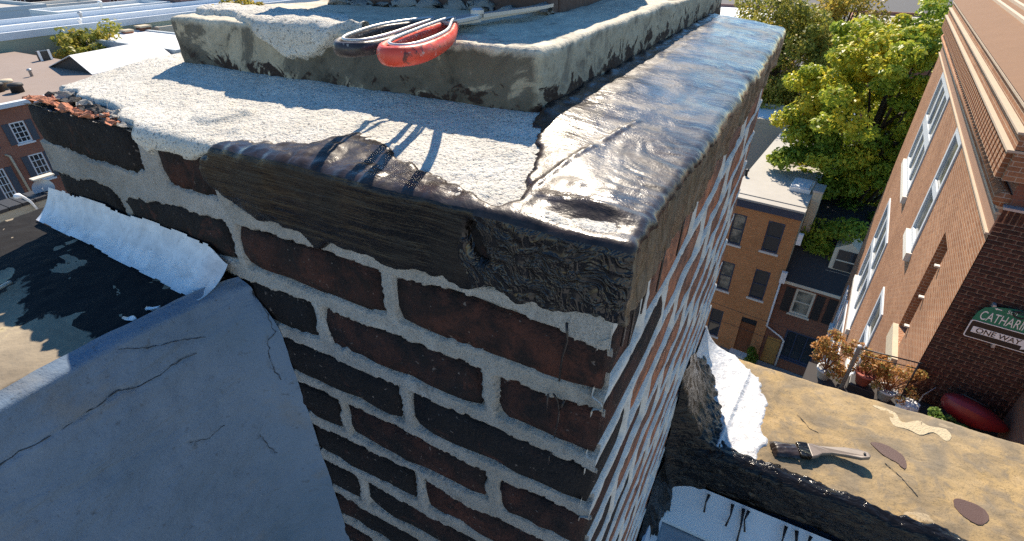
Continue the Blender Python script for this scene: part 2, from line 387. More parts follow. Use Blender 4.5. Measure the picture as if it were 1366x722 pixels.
M['sash'] = plain('grey_white_sash', (.60, .64, .68), .5, .1, 5)
M['cream'] = plain('cream_paint', (.62, .56, .45), .6, .1, 5)
M['navy'] = plain('navy_paint', (.035, .05, .09), .5, .2, 5)
M['shutter'] = plain('slate_blue_paint', (.055, .075, .10), .5, .2, 8)
k = Mt('window_glass'); M['glass'] = k.done((.03, .035, .04), .06, k.bump(k.noise(1.5, 2), .08, .05), spec=.9)
k = Mt('window_glass_blind'); M['glass_pale'] = k.done(k.ramp(k.noise(2.5, 3), [(.35, (.05, .06, .06)), (.65, (.30, .28, .22))]), .12, None, spec=.8)
M['slate'] = plain('dark_slate', (.022, .022, .025), .7, .4, 5, bump=.4)
M['roof_grey'] = plain('grey_flat_roof', (.42, .40, .36), .9, .15, .5)
M['roof_white'] = plain('white_roof_coating', (.74, .74, .73), .8, .08, .6)
M['roof_brown'] = plain('brown_flat_roof', (.27, .21, .175), .9, .15, .4)
M['olive'] = plain('olive_render', (.33, .36, .27), .9, .12, .5)
M['render_grey'] = plain('grey_render', (.50, .55, .57), .9, .1, .4)
M['render_blue'] = plain('pale_parapet_paint', (.66, .70, .74), .8, .08, .5)
M['render_beige'] = plain('beige_render', (.50, .45, .37), .9, .15, .6)
M['mauve'] = plain('mauve_red_render', (.30, .17, .145), .9, .2, .5)
M['wood_door'] = plain('brown_wood', (.20, .075, .03), .5, .3, 4)
M['door_orange'] = plain('orange_wood', (.42, .24, .07), .6, .2, 4)
M['black_iron'] = plain('black_iron', (.02, .02, .022), .5, .3, 9)
M['zinc'] = plain('grey_metal', (.42, .43, .44), .45, .15, 6, metal=.4)
M['sign_green'] = plain('sign_green', (.0, .18, .11), .5, .06, 3)
M['sign_white'] = plain('sign_white', (.78, .80, .80), .45, .04, 3)
M['sign_black'] = plain('sign_black', (.012, .012, .013), .5, .1, 3)
M['kayak'] = plain('red_plastic', (.20, .012, .015), .45, .12, 2, spec=.5)
M['terracotta'] = plain('terracotta', (.36, .10, .07), .7, .2, 9)
M['pot_white'] = plain('pale_pot', (.55, .57, .58), .5, .1, 9)
M['bag'] = plain('white_plastic_bag', (.78, .79, .80), .4, .08, 20)
M['deck'] = plain('dark_deck', (.045, .04, .038), .9, .3, 3)
M['asphalt'] = plain('asphalt', (.055, .055, .058), .9, .2, 1.2)
M['pavement'] = plain('pavement', (.30, .28, .25), .9, .15, .8)
M['bark'] = plain('bark', (.07, .05, .035), .95, .3, 5, bump=.5)
def mat_leaf(name, stops, tr=.42):
    k = Mt(name); a = k.attr('tint')
    c = k.ramp(a, stops)
    k.n.remove(k.b)
    d = k.n.new('ShaderNodeBsdfPrincipled'); t = k.n.new('ShaderNodeBsdfTranslucent'); mx = k.n.new('ShaderNodeMixShader')
    d.inputs['Roughness'].default_value = .42; d.inputs['Specular IOR Level'].default_value = .15
    mx.inputs[0].default_value = tr
    k.l.new(c, d.inputs[0]); k.l.new(c, t.inputs[0]); k.l.new(d.outputs[0], mx.inputs[1]); k.l.new(t.outputs[0], mx.inputs[2])
    k.l.new(mx.outputs[0], k.n['Material Output'].inputs[0]); return k.m
M['leaf'] = mat_leaf('leaf_green', [(0, (.09, .15, .02)), (.35, (.22, .31, .04)), (.55, (.40, .46, .055)), (.76, (.68, .58, .06)), (1, (.80, .60, .05))])
M['leaf_y'] = mat_leaf('leaf_yellowing', [(0, (.11, .14, .025)), (.5, (.28, .29, .055)), (.8, (.46, .37, .07)), (1, (.56, .37, .07))])
M['leaf_dry'] = mat_leaf('leaf_dry', [(0, (.24, .15, .04)), (.5, (.52, .24, .085)), (.8, (.60, .34, .12)), (1, (.36, .34, .09))])
M['leaf_bright'] = mat_leaf('leaf_bright', [(0, (.08, .16, .03)), (.5, (.16, .26, .05)), (1, (.28, .36, .08))])

# ================================================================ the chimney in the foreground
H = 0.0741
def rough_box(x0, x1, y0, y1, z0, z1, n=(5, 2, 2), jit=.0012, seed=0):
    nx, ny, nz = n; key = {}; V = []; F = []
    rs = np.random.default_rng(seed)
    def vid(i, j, k_):
        q = (i, j, k_)
        if q not in key:
            p = np.array([x0 + (x1 - x0) * i / nx, y0 + (y1 - y0) * j / ny, z0 + (z1 - z0) * k_ / nz])
            on = (i in (0, nx)) + (j in (0, ny)) + (k_ in (0, nz))
            c = np.array([(x0 + x1) / 2, (y0 + y1) / 2, (z0 + z1) / 2])
            if on >= 2: p = p + np.sign(c - p) * np.array([i in (0, nx), j in (0, ny), k_ in (0, nz)]) * jit * (1.2 if on == 2 else 2.2)
            key[q] = len(V); V.append(tuple(p + rs.uniform(-jit, jit, 3)))
        return key[q]
    for i in range(nx):
        for k_ in range(nz):
            F.append((vid(i, 0, k_), vid(i + 1, 0, k_), vid(i + 1, 0, k_ + 1), vid(i, 0, k_ + 1)))
            F.append((vid(i, ny, k_), vid(i, ny, k_ + 1), vid(i + 1, ny, k_ + 1), vid(i + 1, ny, k_)))
        for j in range(ny):
            F.append((vid(i, j, 0), vid(i, j + 1, 0), vid(i + 1, j + 1, 0), vid(i + 1, j, 0)))
            F.append((vid(i, j, nz), vid(i + 1, j, nz), vid(i + 1, j + 1, nz), vid(i, j + 1, nz)))
    for j in range(ny):
        for k_ in range(nz):
            F.append((vid(0, j, k_), vid(0, j, k_ + 1), vid(0, j + 1, k_ + 1), vid(0, j + 1, k_)))
            F.append((vid(nx, j, k_), vid(nx, j + 1, k_), vid(nx, j + 1, k_ + 1), vid(nx, j, k_ + 1)))
    return V, F
def rough(name, args, mat, parent, n=(5, 2, 2), jit=.0012, seed=0, smooth=True, rot=None):
    V, F = rough_box(*args, n, jit, seed)
    if rot is not None:
        c = Vector(((args[0] + args[1]) / 2, (args[2] + args[3]) / 2, (args[4] + args[5]) / 2))
        V = [tuple(c + rot @ (Vector(v) - c)) for v in V]
    me = bpy.data.meshes.new(name); me.from_pydata(V, [], F); me.update()
    if smooth: me.shade_smooth()
    return put(name, me, mat, parent)

chimney = thing('chimney', (-.4, .53, -1.3), 'big sooty brick chimney with pale mortar joints and tarred top in the foreground', 'chimney')
MB().box(-.796, -.007, .007, 1.058, -1.3, .062).build('mortar_core', M['mortar'], chimney)
JW, HB = .0150, H - .0195
def fj(kk): return [0, -.215, -.43, -.645, -.80] if kk % 2 else [0, -.1075, -.3225, -.5375, -.7525, -.80]
def rj(kk): return [0, .1075, .3225, .5375, .7525, .9675, 1.067] if kk % 2 else [0, .215, .43, .645, .86, 1.067]
def lj(kk): return rj(kk)
sd_ = 100
for kk in range(1, 14):
    zc = -(kk - .5) * H; z0, z1 = zc - HB / 2, zc + HB / 2
    F_, R_ = fj(kk), rj(kk)
    # the corner brick turns the corner
    sd_ += 1
    o = random.uniform(-.0012, .0012)
    rough('brick', (F_[1] + JW / 2, .0005 + o, -.0005 + o, R_[1] - JW / 2, z0, z1), M['brick' if kk < 10 else 'brick_bounce'], chimney, (8, 4, 3), .0017, sd_)
    if kk <= 13:
        for a, b in zip(F_[2:], F_[1:-1]):
            sd_ += 1; o = random.uniform(-.0015, .0015)
            x0 = a + JW / 2 if a > -.79 else a; dz = random.uniform(-.0018, .0018)
            rough('brick', (x0, b - JW / 2, o, .1, z0 + dz, z1 + dz), M['brick'], chimney, (9, 1, 3), .0017, sd_)
    for a, b in zip(R_[1:-1], R_[2:]):
        sd_ += 1; o = random.uniform(-.0015, .002)
        y1 = b - JW / 2 if b < 1.06 else b; dz = random.uniform(-.0018, .0018)
        rough('brick', (-.1, o, a + JW / 2, y1, z0 + dz - .0022, z1 + dz + .0022), M['brick_bounce'], chimney, (1, 6, 2), .0014, sd_)
# top course: five bricks on the front, the leftmost broken along its upper edge
for a, b in ((-.80, -.556), (-.53, -.438), (-.418, -.224), (-.207, 0.0)):
    sd_ += 1; rough('brick', (a, b, random.uniform(-.001, .001), .1, .012, .0735), M['brick'], chimney, (7, 2, 3), .0018, sd_)
for a, b in ((.118, .32), (.335, .53), (.55, .74), (.76, .95), (.965, 1.065)):
    sd_ += 1; rough('brick', (-.1, .0, a, b, .012, .0735), M['brick_bounce'], chimney, (1, 6, 2), .0014, sd_)

def joints(u, z, jf, c0, k_max, hb=HB):
    """signed distance (positive = inside a joint) on a brick face"""
    kk = np.where(z > 0, 0, np.floor(-z / H).astype(int) + 1)
    zc = np.where(kk == 0, .043, -(kk - .5) * H)
    dz = np.abs(z - zc) - np.where(kk == 0, .0305, hb / 2)
    du = np.full(u.shape, -1.0)
    for k_ in range(0, k_max + 1):
        sel = kk == k_
        if not sel.any(): continue
        js = c0 if k_ == 0 else jf(k_)[1:-1]
        d = np.full(sel.sum(), -1.0)
        for j in js:
            wdt = JW
            if isinstance(j, tuple): j, wdt = j
            d = np.maximum(d, wdt / 2 - np.abs(u[sel] - j))
        du[sel] = d
    return np.maximum(dz, du)
xs = np.linspace(-.80, .0019, 330); zs = np.linspace(-1.0, .072, 440)
X_, Z_ = np.meshgrid(xs, zs, indexing='ij')
s = joints(X_, Z_, fj, [(-.543, .026), (-.428, .020), (-.2155, .016)], 14)
s = s + .0046 * fbm(X_ * 18, Z_ * 30, 0, 3, 3) + .0018 * vn(X_ * 110, Z_ * 110, 0, 9) + .0016 * vn(X_ * 300, Z_ * 300, 0, 10) + .004 * sstep(-.3, -.7, X_) * (np.abs(Z_) < .025)
s = s + .007 * sstep(.30, .62, fbm(X_ * 6.5, Z_ * 9, 0, 130, 3)) - .0025 * sstep(.30, .6, fbm(X_ * 8, Z_ * 8, 0, 140, 3))
off = -.008 + .0088 * sstep(-.0030, .0010, s) + .0011 * fbm(X_ * 60, Z_ * 60, 0, 21, 3) + .0013 * fbm(X_ * 12, Z_ * 12, 0, 30, 2)
off = off - .004 * sstep(-.004, .0012, X_) * 0
P = np.stack([X_, -off, Z_], -1)
sm = np.maximum.reduce([s[:-1, :-1], s[1:, 1:], s[1:, :-1], s[:-1, 1:]])
grid_obj('mortar_joints', P, M['mortar'], chimney, sm > -.010)
ys = np.linspace(-.0019, 1.067, 340); zs = np.linspace(-1.02, .068, 330)
Y_, Z_ = np.meshgrid(ys, zs, indexing='ij')
s = joints(Y_, Z_, rj, [.1085, .328, .54, .75, .957], 14, H - .0150) - .0016
s = s + .0032 * fbm(Y_ * 14, Z_ * 40, 0, 43, 3) + .002 * vn(Y_ * 110, Z_ * 70, 0, 49) - .0006
off = -.008 + .0096 * sstep(-.004, .0018, s) + .0009 * fbm(Y_ * 40, Z_ * 60, 0, 61, 3) + .0008 * fbm(Y_ * 9, Z_ * 9, 0, 70, 2)
P = np.stack([off, Y_, Z_], -1)
sm = np.maximum.reduce([s[:-1, :-1], s[1:, 1:], s[1:, :-1], s[:-1, 1:]])
o = grid_obj('mortar_joints', P, M['mortar_bounce'], chimney, sm > -.010); o.data.flip_normals()

def smin(a, b, k_=.15): h = np.clip(.5 + .5 * (b - a) / k_, 0, 1); return b * (1 - h) + a * h - k_ * h * (1 - h)
def cap_z(x, y):
    return .0775 + .020 * np.clip(smin(y / .175, -x / .15 + .06), 0, 1)
def drape(a, b, rect, r, zf):
    x0, x1, y0, y1 = rect
    qx, qy = np.clip(a, x0 + r, x1 - r), np.clip(b, y0 + r, y1 - r)
    dx, dy = a - qx, b - qy; d = np.hypot(dx, dy); dn = np.maximum(d, 1e-9); nx, ny = dx / dn, dy / dn
    th = np.minimum(d / r, math.pi / 2); hz = r * np.sin(th)
    x, y = qx + nx * hz, qy + ny * hz
    z = zf(x, y) - r * (1 - np.cos(th)) - np.maximum(0, d - r * math.pi / 2)
    sn, cs = np.where(d > 0, np.sin(th), 0), np.cos(th)
    return x, y, z, nx * sn, ny * sn, cs, d
# ---- mortar wash on top
a = np.arange(-.826, .012, .0028); b = np.concatenate([np.arange(-.05, .26, .0028), np.arange(.262, 1.075, .009)])
A, B = np.meshgrid(a, b, indexing='ij')
x, y, z, nx, ny, nz, d = drape(A, B, (-.812, .0, -.003, 1.067), .012, cap_z)
yw = np.interp(x, [-.83, -.80, -.734, -.689, -.64, -.592, -.556, -.545], [.05, .046, .040, .036, .026, .013, -.002, -.02])
sw_ = y - yw + .010 * fbm(x * 45, y * 45, 0, 5, 3)
lowz = np.interp(x, [-.56, -.53, -.50, -.47, -.44, -.40, -.36], [.070, .052, .063, .058, .064, .068, .07])
face = (d > .010) & (y < .004)
sw_ = np.where((x > -.552) & face, z - lowz + .010 * fbm(x * 50, z * 50, 0, 8, 3), sw_)
T = -.010 + .0105 * sstep(-.003, .003, sw_) + .0016 * fbm(x * 40, y * 40, z * 40, 12, 4) + .0005 * vn(x * 260, y * 260, z * 260, 17) + .0022 * fbm(x * 9, y * 9, 0, 19, 2)
T = T + .0035 * sstep(.45, .62, fbm(x * 16, y * 16, 0, 77, 3)) * (y < .15)
P = np.stack([x + nx * T, y + ny * T, z + nz * T], -1)
grid_obj('mortar_wash', P, M['wash'], chimney, np.maximum(T[:-1, :-1], T[1:, 1:]) > -.0085)
# ---- crown block
a = np.concatenate([np.arange(-.81, -.06, .0035)]); b = np.concatenate([np.arange(.105, .30, .0035), np.arange(.304, 1.24, .010)])
A, B = np.meshgrid(a, b, indexing='ij')
def crown_z(x, y): return .158 + .004 * fbm(x * 9, y * 9, 0, 81, 3) - .004 * sstep(.0, .05, np.abs(y - .42) - .25)
x, y, z, nx, ny, nz, d = drape(A, B, (-.728, -.149, .182, 1.20), .0055, crown_z)
T = .0024 * fbm(x * 16, y * 16, z * 16, 91, 4) + .0010 * fbm(x * 120, y * 120, z * 120, 96, 2) + .0012 * np.round(1.2 * fbm(x * 14, y * 14, z * 14, 99, 3) + .2)
P = np.stack([x + nx * T, y + ny * T, np.maximum(z, .085) + nz * T], -1)
grid_obj('crown', P, M['crown'], chimney)
# rough mortar dab on the crown's front edge
a = np.linspace(-.72, -.38, 120); b = np.linspace(.10, .30, 80); A, B = np.meshgrid(a, b, indexing='ij')
x, y, z, nx, ny, nz, d = drape(A, B, (-.728, -.149, .182, 1.20), .008, crown_z)
px_ = [-.68, -.56, -.50, -.455, -.435, -.42, -.40]; lo = np.interp(A, px_, [.215, .18, .15, .145, .158, .17, .19])
hi = np.interp(A, px_, [.29, .28, .26, .25, .24, .23, .21])
sp = np.minimum(B - lo, hi - B) + .012 * fbm(A * 40, B * 40, 0, 5, 3)
T = -.006 + .0145 * sstep(-.002, .010, sp) + .003 * fbm(A * 60, B * 60, 0, 15, 3)
P = np.stack([x + nx * T, y + ny * T, z + nz * T], -1)
grid_obj('mortar_dab', P, M['wash'], chimney, np.maximum(T[:-1, :-1], T[1:, 1:]) > -.005)
# ---- clay flue on the crown (only its foot shows at the upper edge of the picture)
fl = MB()
ox0, ox1, oy0, oy1, wz0, wz1, th_ = -.665, -.255, .43, .84, .150, .385, .03
fl.box(ox0, ox1, oy0, oy0 + th_, wz0, wz1).box(ox0, ox1, oy1 - th_, oy1, wz0, wz1).box(ox0, ox0 + th_, oy0 + th_ + .0005, oy1 - th_ - .0005, wz0, wz1).box(ox1 - th_, ox1, oy0 + th_ + .0005, oy1 - th_ - .0005, wz0, wz1)
fl.build('flue_liner', M['clay'], chimney, bevel=.004)
for i in range(9):
    cx = -.64 + i * .046; rr_ = random.uniform(.010, .018)
    rough('mortar_clot', (cx - .026, cx + .026, .415, .437, .150, .156 + rr_), M['rubble_grey'], chimney, (3, 2, 2), .005, 900 + i)
# ---- roofing tar over the edge and down the top course
a = np.arange(-.50, .098, .0022); b = np.concatenate([np.arange(-.098, .25, .0022), np.arange(.252, 1.10, .006)])
A, B = np.meshgrid(a, b, indexing='ij')
RT = .006
x, y, z, nx, ny, nz, d = drape(A, B, (-.80, .010, -.005, 1.070), RT, cap_z)
jag = .0045 * fbm(y * 22, 0 * y, 0, 61, 4) + .0020 * fbm(y * 90, z * 30, 0, 66, 2)
x = x + np.clip(nx, 0, 1) * jag; y = y + np.clip(ny, -1, 0) * .0022 * fbm(x * 26, 0 * x, 0, 64, 3)
nedge = 1 - sstep(.1, 1.0, d / RT)
xb = np.interp(y, [-.01, .02, .05, .076, .11, .137, .165, .185, 1.1], [-.085, -.088, -.095, -.102, -.114, -.130, -.150, -.156, -.156])
yb = np.interp(x, [-.43, -.405, -.385, -.346, -.334, -.315, -.303, -.29, -.247, -.216, -.195, -.161, -.141, -.111, -.095, -.088], [-.02, .012, .024, .024, .035, .034, .060, .078, .062, .042, .041, .026, .028, .012, .008, .02])
edge_n = 1.5 * fbm(x * 42, y * 42, z * 42, 5, 5, .62)
s_top = np.maximum(x - xb, yb - y) + .009 * edge_n
zl = np.interp(x, [-.45, -.417, -.387, -.313, -.297, -.275, -.22, -.17, -.11, -.075, -.031, .0], [.045, .023, .013, .010, -.002, .004, .005, .005, .009, .010, .014, .016])
s_f = np.minimum(z - zl + .010 * fbm(x * 40, z * 20, 0, 7, 4), (x + .440) + .035 * fbm(x * 40, z * 40, 0, 12, 3))
hole = np.hypot((x + .110 - (z - .050) * -.25) / .0062, (z - .050) / .0145) - 1 + .35 * fbm(x * 150, z * 150, 0, 33, 2)
s_f = np.minimum(s_f, hole * .008)
s_r = z - .014 + .012 * fbm(y * 40, z * 40, 0, 8, 3)
wf = (-ny > .6); face = d > RT * 1.2
sg = np.where(face, np.where(wf, s_f, np.where(nx > .3, s_r, z - .015 + .006 * edge_n)), s_top)
thick = .0034 + .003 * sstep(.01, .05, sg) * sstep(.10, .30, y) + .0014 * fbm(x * 18, y * 9, z * 18, 14, 3)
T = -.006 + (.006 + thick) * sstep(-.003, .0045, sg)
ins = sstep(0, .010, sg)
top = (~face)
# brushed ripples, the folded lumps of the front edge and the glinting ridge
T = T + ins * (.0013 * nedge * sstep(-.25, .35, fbm(x * 7, y * 7, 0, 20, 2)) * fbm(x * 30, y * 80 + 12 * fbm(x * 12, y * 5, 0, 21, 2), z * 90, 22, 4, .6) + .0010 * fbm(x * 10, y * 26, z * 24, 25, 2) + .0012 * top * sstep(.14, .02, y) * fbm(x * 70, y * 70, 0, 28, 3))
T = T + ins * np.where(face & wf, .0009 * fbm(x * 22, z * 260, 0, 31, 3) + .0042 * sstep(-.13, -.06, x) * np.abs(fbm(x * 85, z * 85, 0, 34, 3)), 0)
T = T + ins * np.where(face & (nx > .3), .0026 * fbm(y * 110, z * 40, 0, 36, 4) - .001, 0)
wv = np.exp(-((x + .262) / .062) ** 2 - ((y - .026) / .040) ** 2) * (z > .05)
T = T + ins * wv * top * (.0048 + .0030 * np.abs(fbm(x * 26 + 1.5 * fbm(x * 18, y * 18, 0, 40, 2), y * 34, 0, 41, 3)) - .0040 * np.abs(fbm(x * 20, y * 30 + 1.2 * fbm(x * 25, y * 25, 0, 43, 2), 0, 46, 3)) + .0022 * np.sin(70 * np.hypot(x + .225, y + .03) + 4 * fbm(x * 12, y * 12, 0, 47, 2)))
wv = np.exp(-((x + .345) / .045) ** 2 - ((y - .008) / .022) ** 2) * (z > .05)
T = T + ins * wv * top * (.0012 + .0050 * fbm(x * 42, y * 60, z * 20, 44, 3))
wv = np.exp(-((x + .14) / .045) ** 2 - ((y - .008) / .02) ** 2) * (z > .05)
T = T + ins * wv * top * (.0018 + .0045 * fbm(x * 36, y * 50, z * 20, 48, 3))
p0 = np.array([-.086, .040]); p1 = np.array([-.059, .227]); dd = p1 - p0; ll = np.hypot(*dd); dd = dd / ll
al = (x - p0[0]) * dd[0] + (y - p0[1]) * dd[1]; pe = np.abs((x - p0[0]) * dd[1] - (y - p0[1]) * dd[0])
T = T + ins * top * .0016 * np.exp(-(pe / .0022) ** 2) * sstep(-.01, .01, al) * sstep(ll + .01, ll - .01, al) * (.7 + .6 * vn(al * 160, 0, 0, 3))
T = T + ins * (-.0035 * np.exp(-(((x + .030) / .030) ** 2 + ((y - .012) / .008) ** 2)) + .0040 * np.exp(-(((x + .03) / .034) ** 2 + ((y - .032) / .006) ** 2)))
T = T + ins * np.exp(-((x + .154) / .016) ** 2) * (y > .16) * .0045 * (1 + fbm(x * 60, y * 60, 0, 51, 3))
T = T - .012 * sstep(.25, -.25, hole) * (face & wf)
P = np.stack([x + nx * T, y + ny * T, z + nz * T], -1)
keep = np.maximum(T[:-1, :-1], T[1:, 1:]) > -.0045
lowf = d > RT * .85
brushed = (lowf & wf & (x + .02 * fbm(x * 25, z * 25, 0, 90, 2) < -.125))[:-1, :-1]
wrink = (face & ~(lowf & wf & (x + .02 * fbm(x * 25, z * 25, 0, 90, 2) < -.125)) & (x > -.14) & (nx < .75))[:-1, :-1]
def biggest(m_):
    seed = np.zeros_like(m_); ii = np.argwhere(m_); best = None; left = m_.copy()
    while left.any():
        i0 = tuple(np.argwhere(left)[0]); cur = np.zeros_like(m_); cur[i0] = True
        while True:
            g = cur.copy(); g[1:] |= cur[:-1]; g[:-1] |= cur[1:]; g[:, 1:] |= cur[:, :-1]; g[:, :-1] |= cur[:, 1:]; g &= m_
            if g.sum() == cur.sum(): break
            cur = g
        if best is None or cur.sum() > best.sum(): best = cur
        left &= ~cur
        if left.sum() < best.sum(): break
    return best
wrink = biggest(wrink & keep)
fibre = biggest((face & (nx >= .75))[:-1, :-1] & keep)
grid_obj('tar_side', P, M['tar_fibre_reflection'], chimney, fibre)
grid_obj('tar_coat', P, M['tar'], chimney, keep & ~brushed & ~wrink & ~fibre)
grid_obj('tar_edge', P, M['tar_wrinkle'], chimney, keep & wrink)
grid_obj('tar_band', P, M['tar_brushed'], chimney, keep & brushed)
# hanging tar strings
def strings(pts, r, parent, nm='tar_string'):
    MB().tube(pts, [r * random.uniform(.7, 1.2) for _ in pts], 6).build(nm, M['tar'], parent, smooth=True)
strings([(-.032, -.007, .004), (-.030, -.008, -.012), (-.034, -.007, -.032), (-.0355, -.006, -.058)], .0011, chimney)
strings([(-.040, -.006, -.075), (-.036, -.0055, -.082), (-.034, -.006, -.092), (-.0345, -.006, -.105), (-.037, -.006, -.128)], .0010, chimney)
strings([(-.030, -.006, -.078), (-.0315, -.006, -.086), (-.034, -.006, -.092)], .0010, chimney)
strings([(-.045, -.006, -.078), (-.0455, -.006, -.098)], .0009, chimney)
strings([(-.041, -.006, -.155), (-.0415, -.006, -.168)], .0009, chimney)
for yy_, z1_, l_ in ((.020, .012, .035), (.043, .010, .05), (.075, .012, .04), (.13, .012, .05), (.21, .01, .05)):
    strings([(.006, yy_, z1_), (.0055, yy_ + .001, z1_ - l_ * .5), (.005, yy_ - .001, z1_ - l_)], .0012, chimney)
# broken bits along the exposed upper left edge
bits = [(-.775, .016, .082, .024, .009, 'rubble_orange'), (-.742, .014, .080, .020, .008, 'rubble_orange'), (-.715, .010, .079, .018, .008, 'rubble_orange'), (-.690, .012, .078, .016, .007, 'rubble_orange'),
        (-.760, .034, .088, .020, .011, 'rubble_grey'), (-.730, .030, .085, .022, .012, 'rubble_dark'), (-.70, .028, .084, .018, .010, 'rubble_grey'), (-.672, .022, .083, .020, .009, 'rubble_dark'),
        (-.655, .008, .079, .018, .007, 'rubble_orange'), (-.636, .012, .080, .014, .007, 'rubble_orange'), (-.625, .020, .082, .020, .008, 'rubble_grey'), (-.60, .006, .079, .016, .007, 'rubble_orange'), (-.785, .030, .086, .012, .008, 'rubble_dark'), (-.647, .018, .084, .016, .009, 'rubble_dark'), (-.605, .014, .083, .014, .006, 'rubble_grey'), (-.575, .002, .078, .012, .006, 'rubble_grey'),
        (-.80, .012, .081, .014, .008, 'rubble_orange'), (-.668, .004, .078, .012, .006, 'rubble_orange')]
for i, (bx, by, bz, sx, sz, mm) in enumerate(bits):
    rt = Matrix.Rotation(random.uniform(-.5, .5), 3, 'Z') @ Matrix.Rotation(random.uniform(-.25, .25), 3, 'X')
    bz = .0755 + (bz - .078) * .5; sz *= .45; sx *= .8
    rough('rubble_chip', (bx - sx, bx + sx, by - sx * .6, by + sx * .6, bz - sz, bz + sz * .6), M[mm], chimney, (3, 2, 2), sx * .16, 700 + i, False, rt)

# ================================================================ tin snips lying on the crown
zs_ = .176
snips = thing('tin_snips', (-.28, .20, .163), 'tin snips with one red and one black loop handle lying on the chimney crown', 'snips')
def loop3(pts, z, n=40):  # closed smooth loop through control points
    pts = [Vector((p[0], p[1], z if len(p) < 3 else p[2])) for p in pts]; m_ = len(pts); out = []
    for i in range(n):
        t = i / n * m_; k_ = int(t); f_ = t - k_
        p0, p1, p2, p3 = pts[(k_ - 1) % m_], pts[k_ % m_], pts[(k_ + 1) % m_], pts[(k_ + 2) % m_]
        out.append(.5 * ((2 * p1) + (-p0 + p2) * f_ + (2 * p0 - 5 * p1 + 4 * p2 - p3) * f_ ** 2 + (-p0 + 3 * p1 - 3 * p2 + p3) * f_ ** 3))
    return out
RAD = lambda n_, a_, b_: [b_ + (a_ - b_) * (.5 + .5 * math.cos(2 * math.pi * (i / n_ - .17))) for i in range(n_)]
MB().tube(loop3([(-.246, .074), (-.222, .050), (-.207, .074), (-.226, .140), (-.262, .205), (-.280, .232), (-.284, .215), (-.268, .150)], .168), RAD(40, .0055, .0028), 12, True, 1.45).build('handle', M['red_grip'], snips, True)['label'] = 'red loop handle'
MB().tube(loop3([(-.310, .090), (-.288, .062), (-.268, .074), (-.270, .115), (-.288, .180), (-.300, .232), (-.318, .228), (-.330, .160)], .167), RAD(40, .0046, .0026), 12, True, 1.4).build('handle', M['black_grip'], snips, True)['label'] = 'black loop handle'
def ring_top(pts, z, parent): MB().tube([q + Vector((0, 0, 0)) for q in loop3(pts, z)], .0016, 6, True).build('handle_lit_edge', M['steel'], parent, True)  # pale steel ring stands in for the lit upper edge of the loop
ring_top([(-.242, .078), (-.222, .058), (-.212, .076), (-.228, .140), (-.262, .200), (-.276, .226), (-.279, .212), (-.264, .150)], .1755, snips)
ring_top([(-.305, .092), (-.288, .070), (-.273, .078), (-.275, .116), (-.291, .180), (-.302, .224), (-.314, .222), (-.324, .160)], .1735, snips)
MB().prism([(-.288, .212, .169), (-.274, .214, .169), (-.272, .270, .169), (-.280, .296, .169), (-.290, .286, .169)], (0, 0, .005)).build('shank', M['steel'], snips, bevel=.001)
MB().prism([(-.318, .215, .1635), (-.304, .212, .1635), (-.278, .285, .1635), (-.288, .298, .1635), (-.298, .288, .1635)], (0, 0, .005)).build('shank', M['steel'], snips, bevel=.001)
MB().lathe((-.281, .282, .174), [(.008, 0), (.008, .004), (.005, .006)], 14).build('pivot_bolt', M['steel'], snips)
MB().prism([(-.288, .292, .169), (-.276, .288, .169), (-.250, .40, .169), (-.250, .43, .169), (-.258, .41, .169)], (0, 0, .004)).build('blade', M['steel'], snips)
MB().prism([(-.294, .292, .1645), (-.284, .292, .1645), (-.262, .43, .1645), (-.266, .44, .1645), (-.272, .42, .1645)], (0, 0, .004)).build('blade', M['steel'], snips)

# ================================================================ stuccoed parapet left of the chimney
pw = thing('parapet_wall', (-.66, -.8, -1.0), 'blue-grey stuccoed parapet wall with black tarred top butting against the chimney', 'parapet')
ys = np.concatenate([np.linspace(-1.7, -.42, 40), np.arange(-.415, -.0005, .0021)]); zs = np.concatenate([np.linspace(-1.0, -.62, 40), np.arange(-.615, -.084, .0024)])
Y_, Z_ = np.meshgrid(ys, zs, indexing='ij')
def pdist(u, v, pts):
    r = np.full(u.shape, 9.0)
    for (a0, b0), (a1, b1) in zip(pts, pts[1:]):
        dx, dy = a1 - a0, b1 - b0; t = np.clip(((u - a0) * dx + (v - b0) * dy) / (dx * dx + dy * dy), 0, 1)
        r = np.minimum(r, np.hypot(u - a0 - t * dx, v - b0 - t * dy))
    return r
tz = np.clip((-.086 - Z_) / .009, 0, 1)
X_ = -.474 + .016 * np.sin(tz * math.pi / 2) + .010 * sstep(-.12, -.5, Z_) + .038 * np.exp(Y_ / .035) * sstep(-.08, -.16, Z_) + .026 * np.exp(Y_ / .05)
X_ = X_ + .0035 * fbm(Y_ * 11, Z_ * 11, 0, 3, 3) + .0012 * fbm(Y_ * 50, Z_ * 50, 0, 8, 3)
wob = .0015 * fbm(Y_ * 80, Z_ * 80, 0, 2, 2)
CR = [([(-.45, -.139), (-.258, -.141), (-.235, -.141), (-.215, -.143), (-.189, -.143), (-.164, -.141), (-.153, -.140), (-.140, -.147), (-.116, -.148), (-.093, -.144), (-.076, -.145)], .0020, .0045),
      ([(-.001, -.10), (-.003, -.127), (-.006, -.147), (-.013, -.168), (-.016, -.196), (-.013, -.223)], .0016, .004), ([(-.136, -.098), (-.114, -.111), (-.085, -.121), (-.062, -.131)], .0014, .0025), ([(-.12, -.25), (-.10, -.262), (-.08, -.258)], .0014, .003), ([(-.05, -.30), (-.045, -.33), (-.04, -.345)], .0014, .003)]
for pts, wd, dp in CR: X_ = X_ - dp * np.exp(-((pdist(Y_ + wob, Z_ + wob, pts)) / wd) ** 2) * (.65 + .6 * vn(Y_ * 70, Z_ * 70, 0, 6))
P = np.stack([X_, Y_, Z_], -1)
grid_obj('stucco_face', P, M['stucco'], pw)
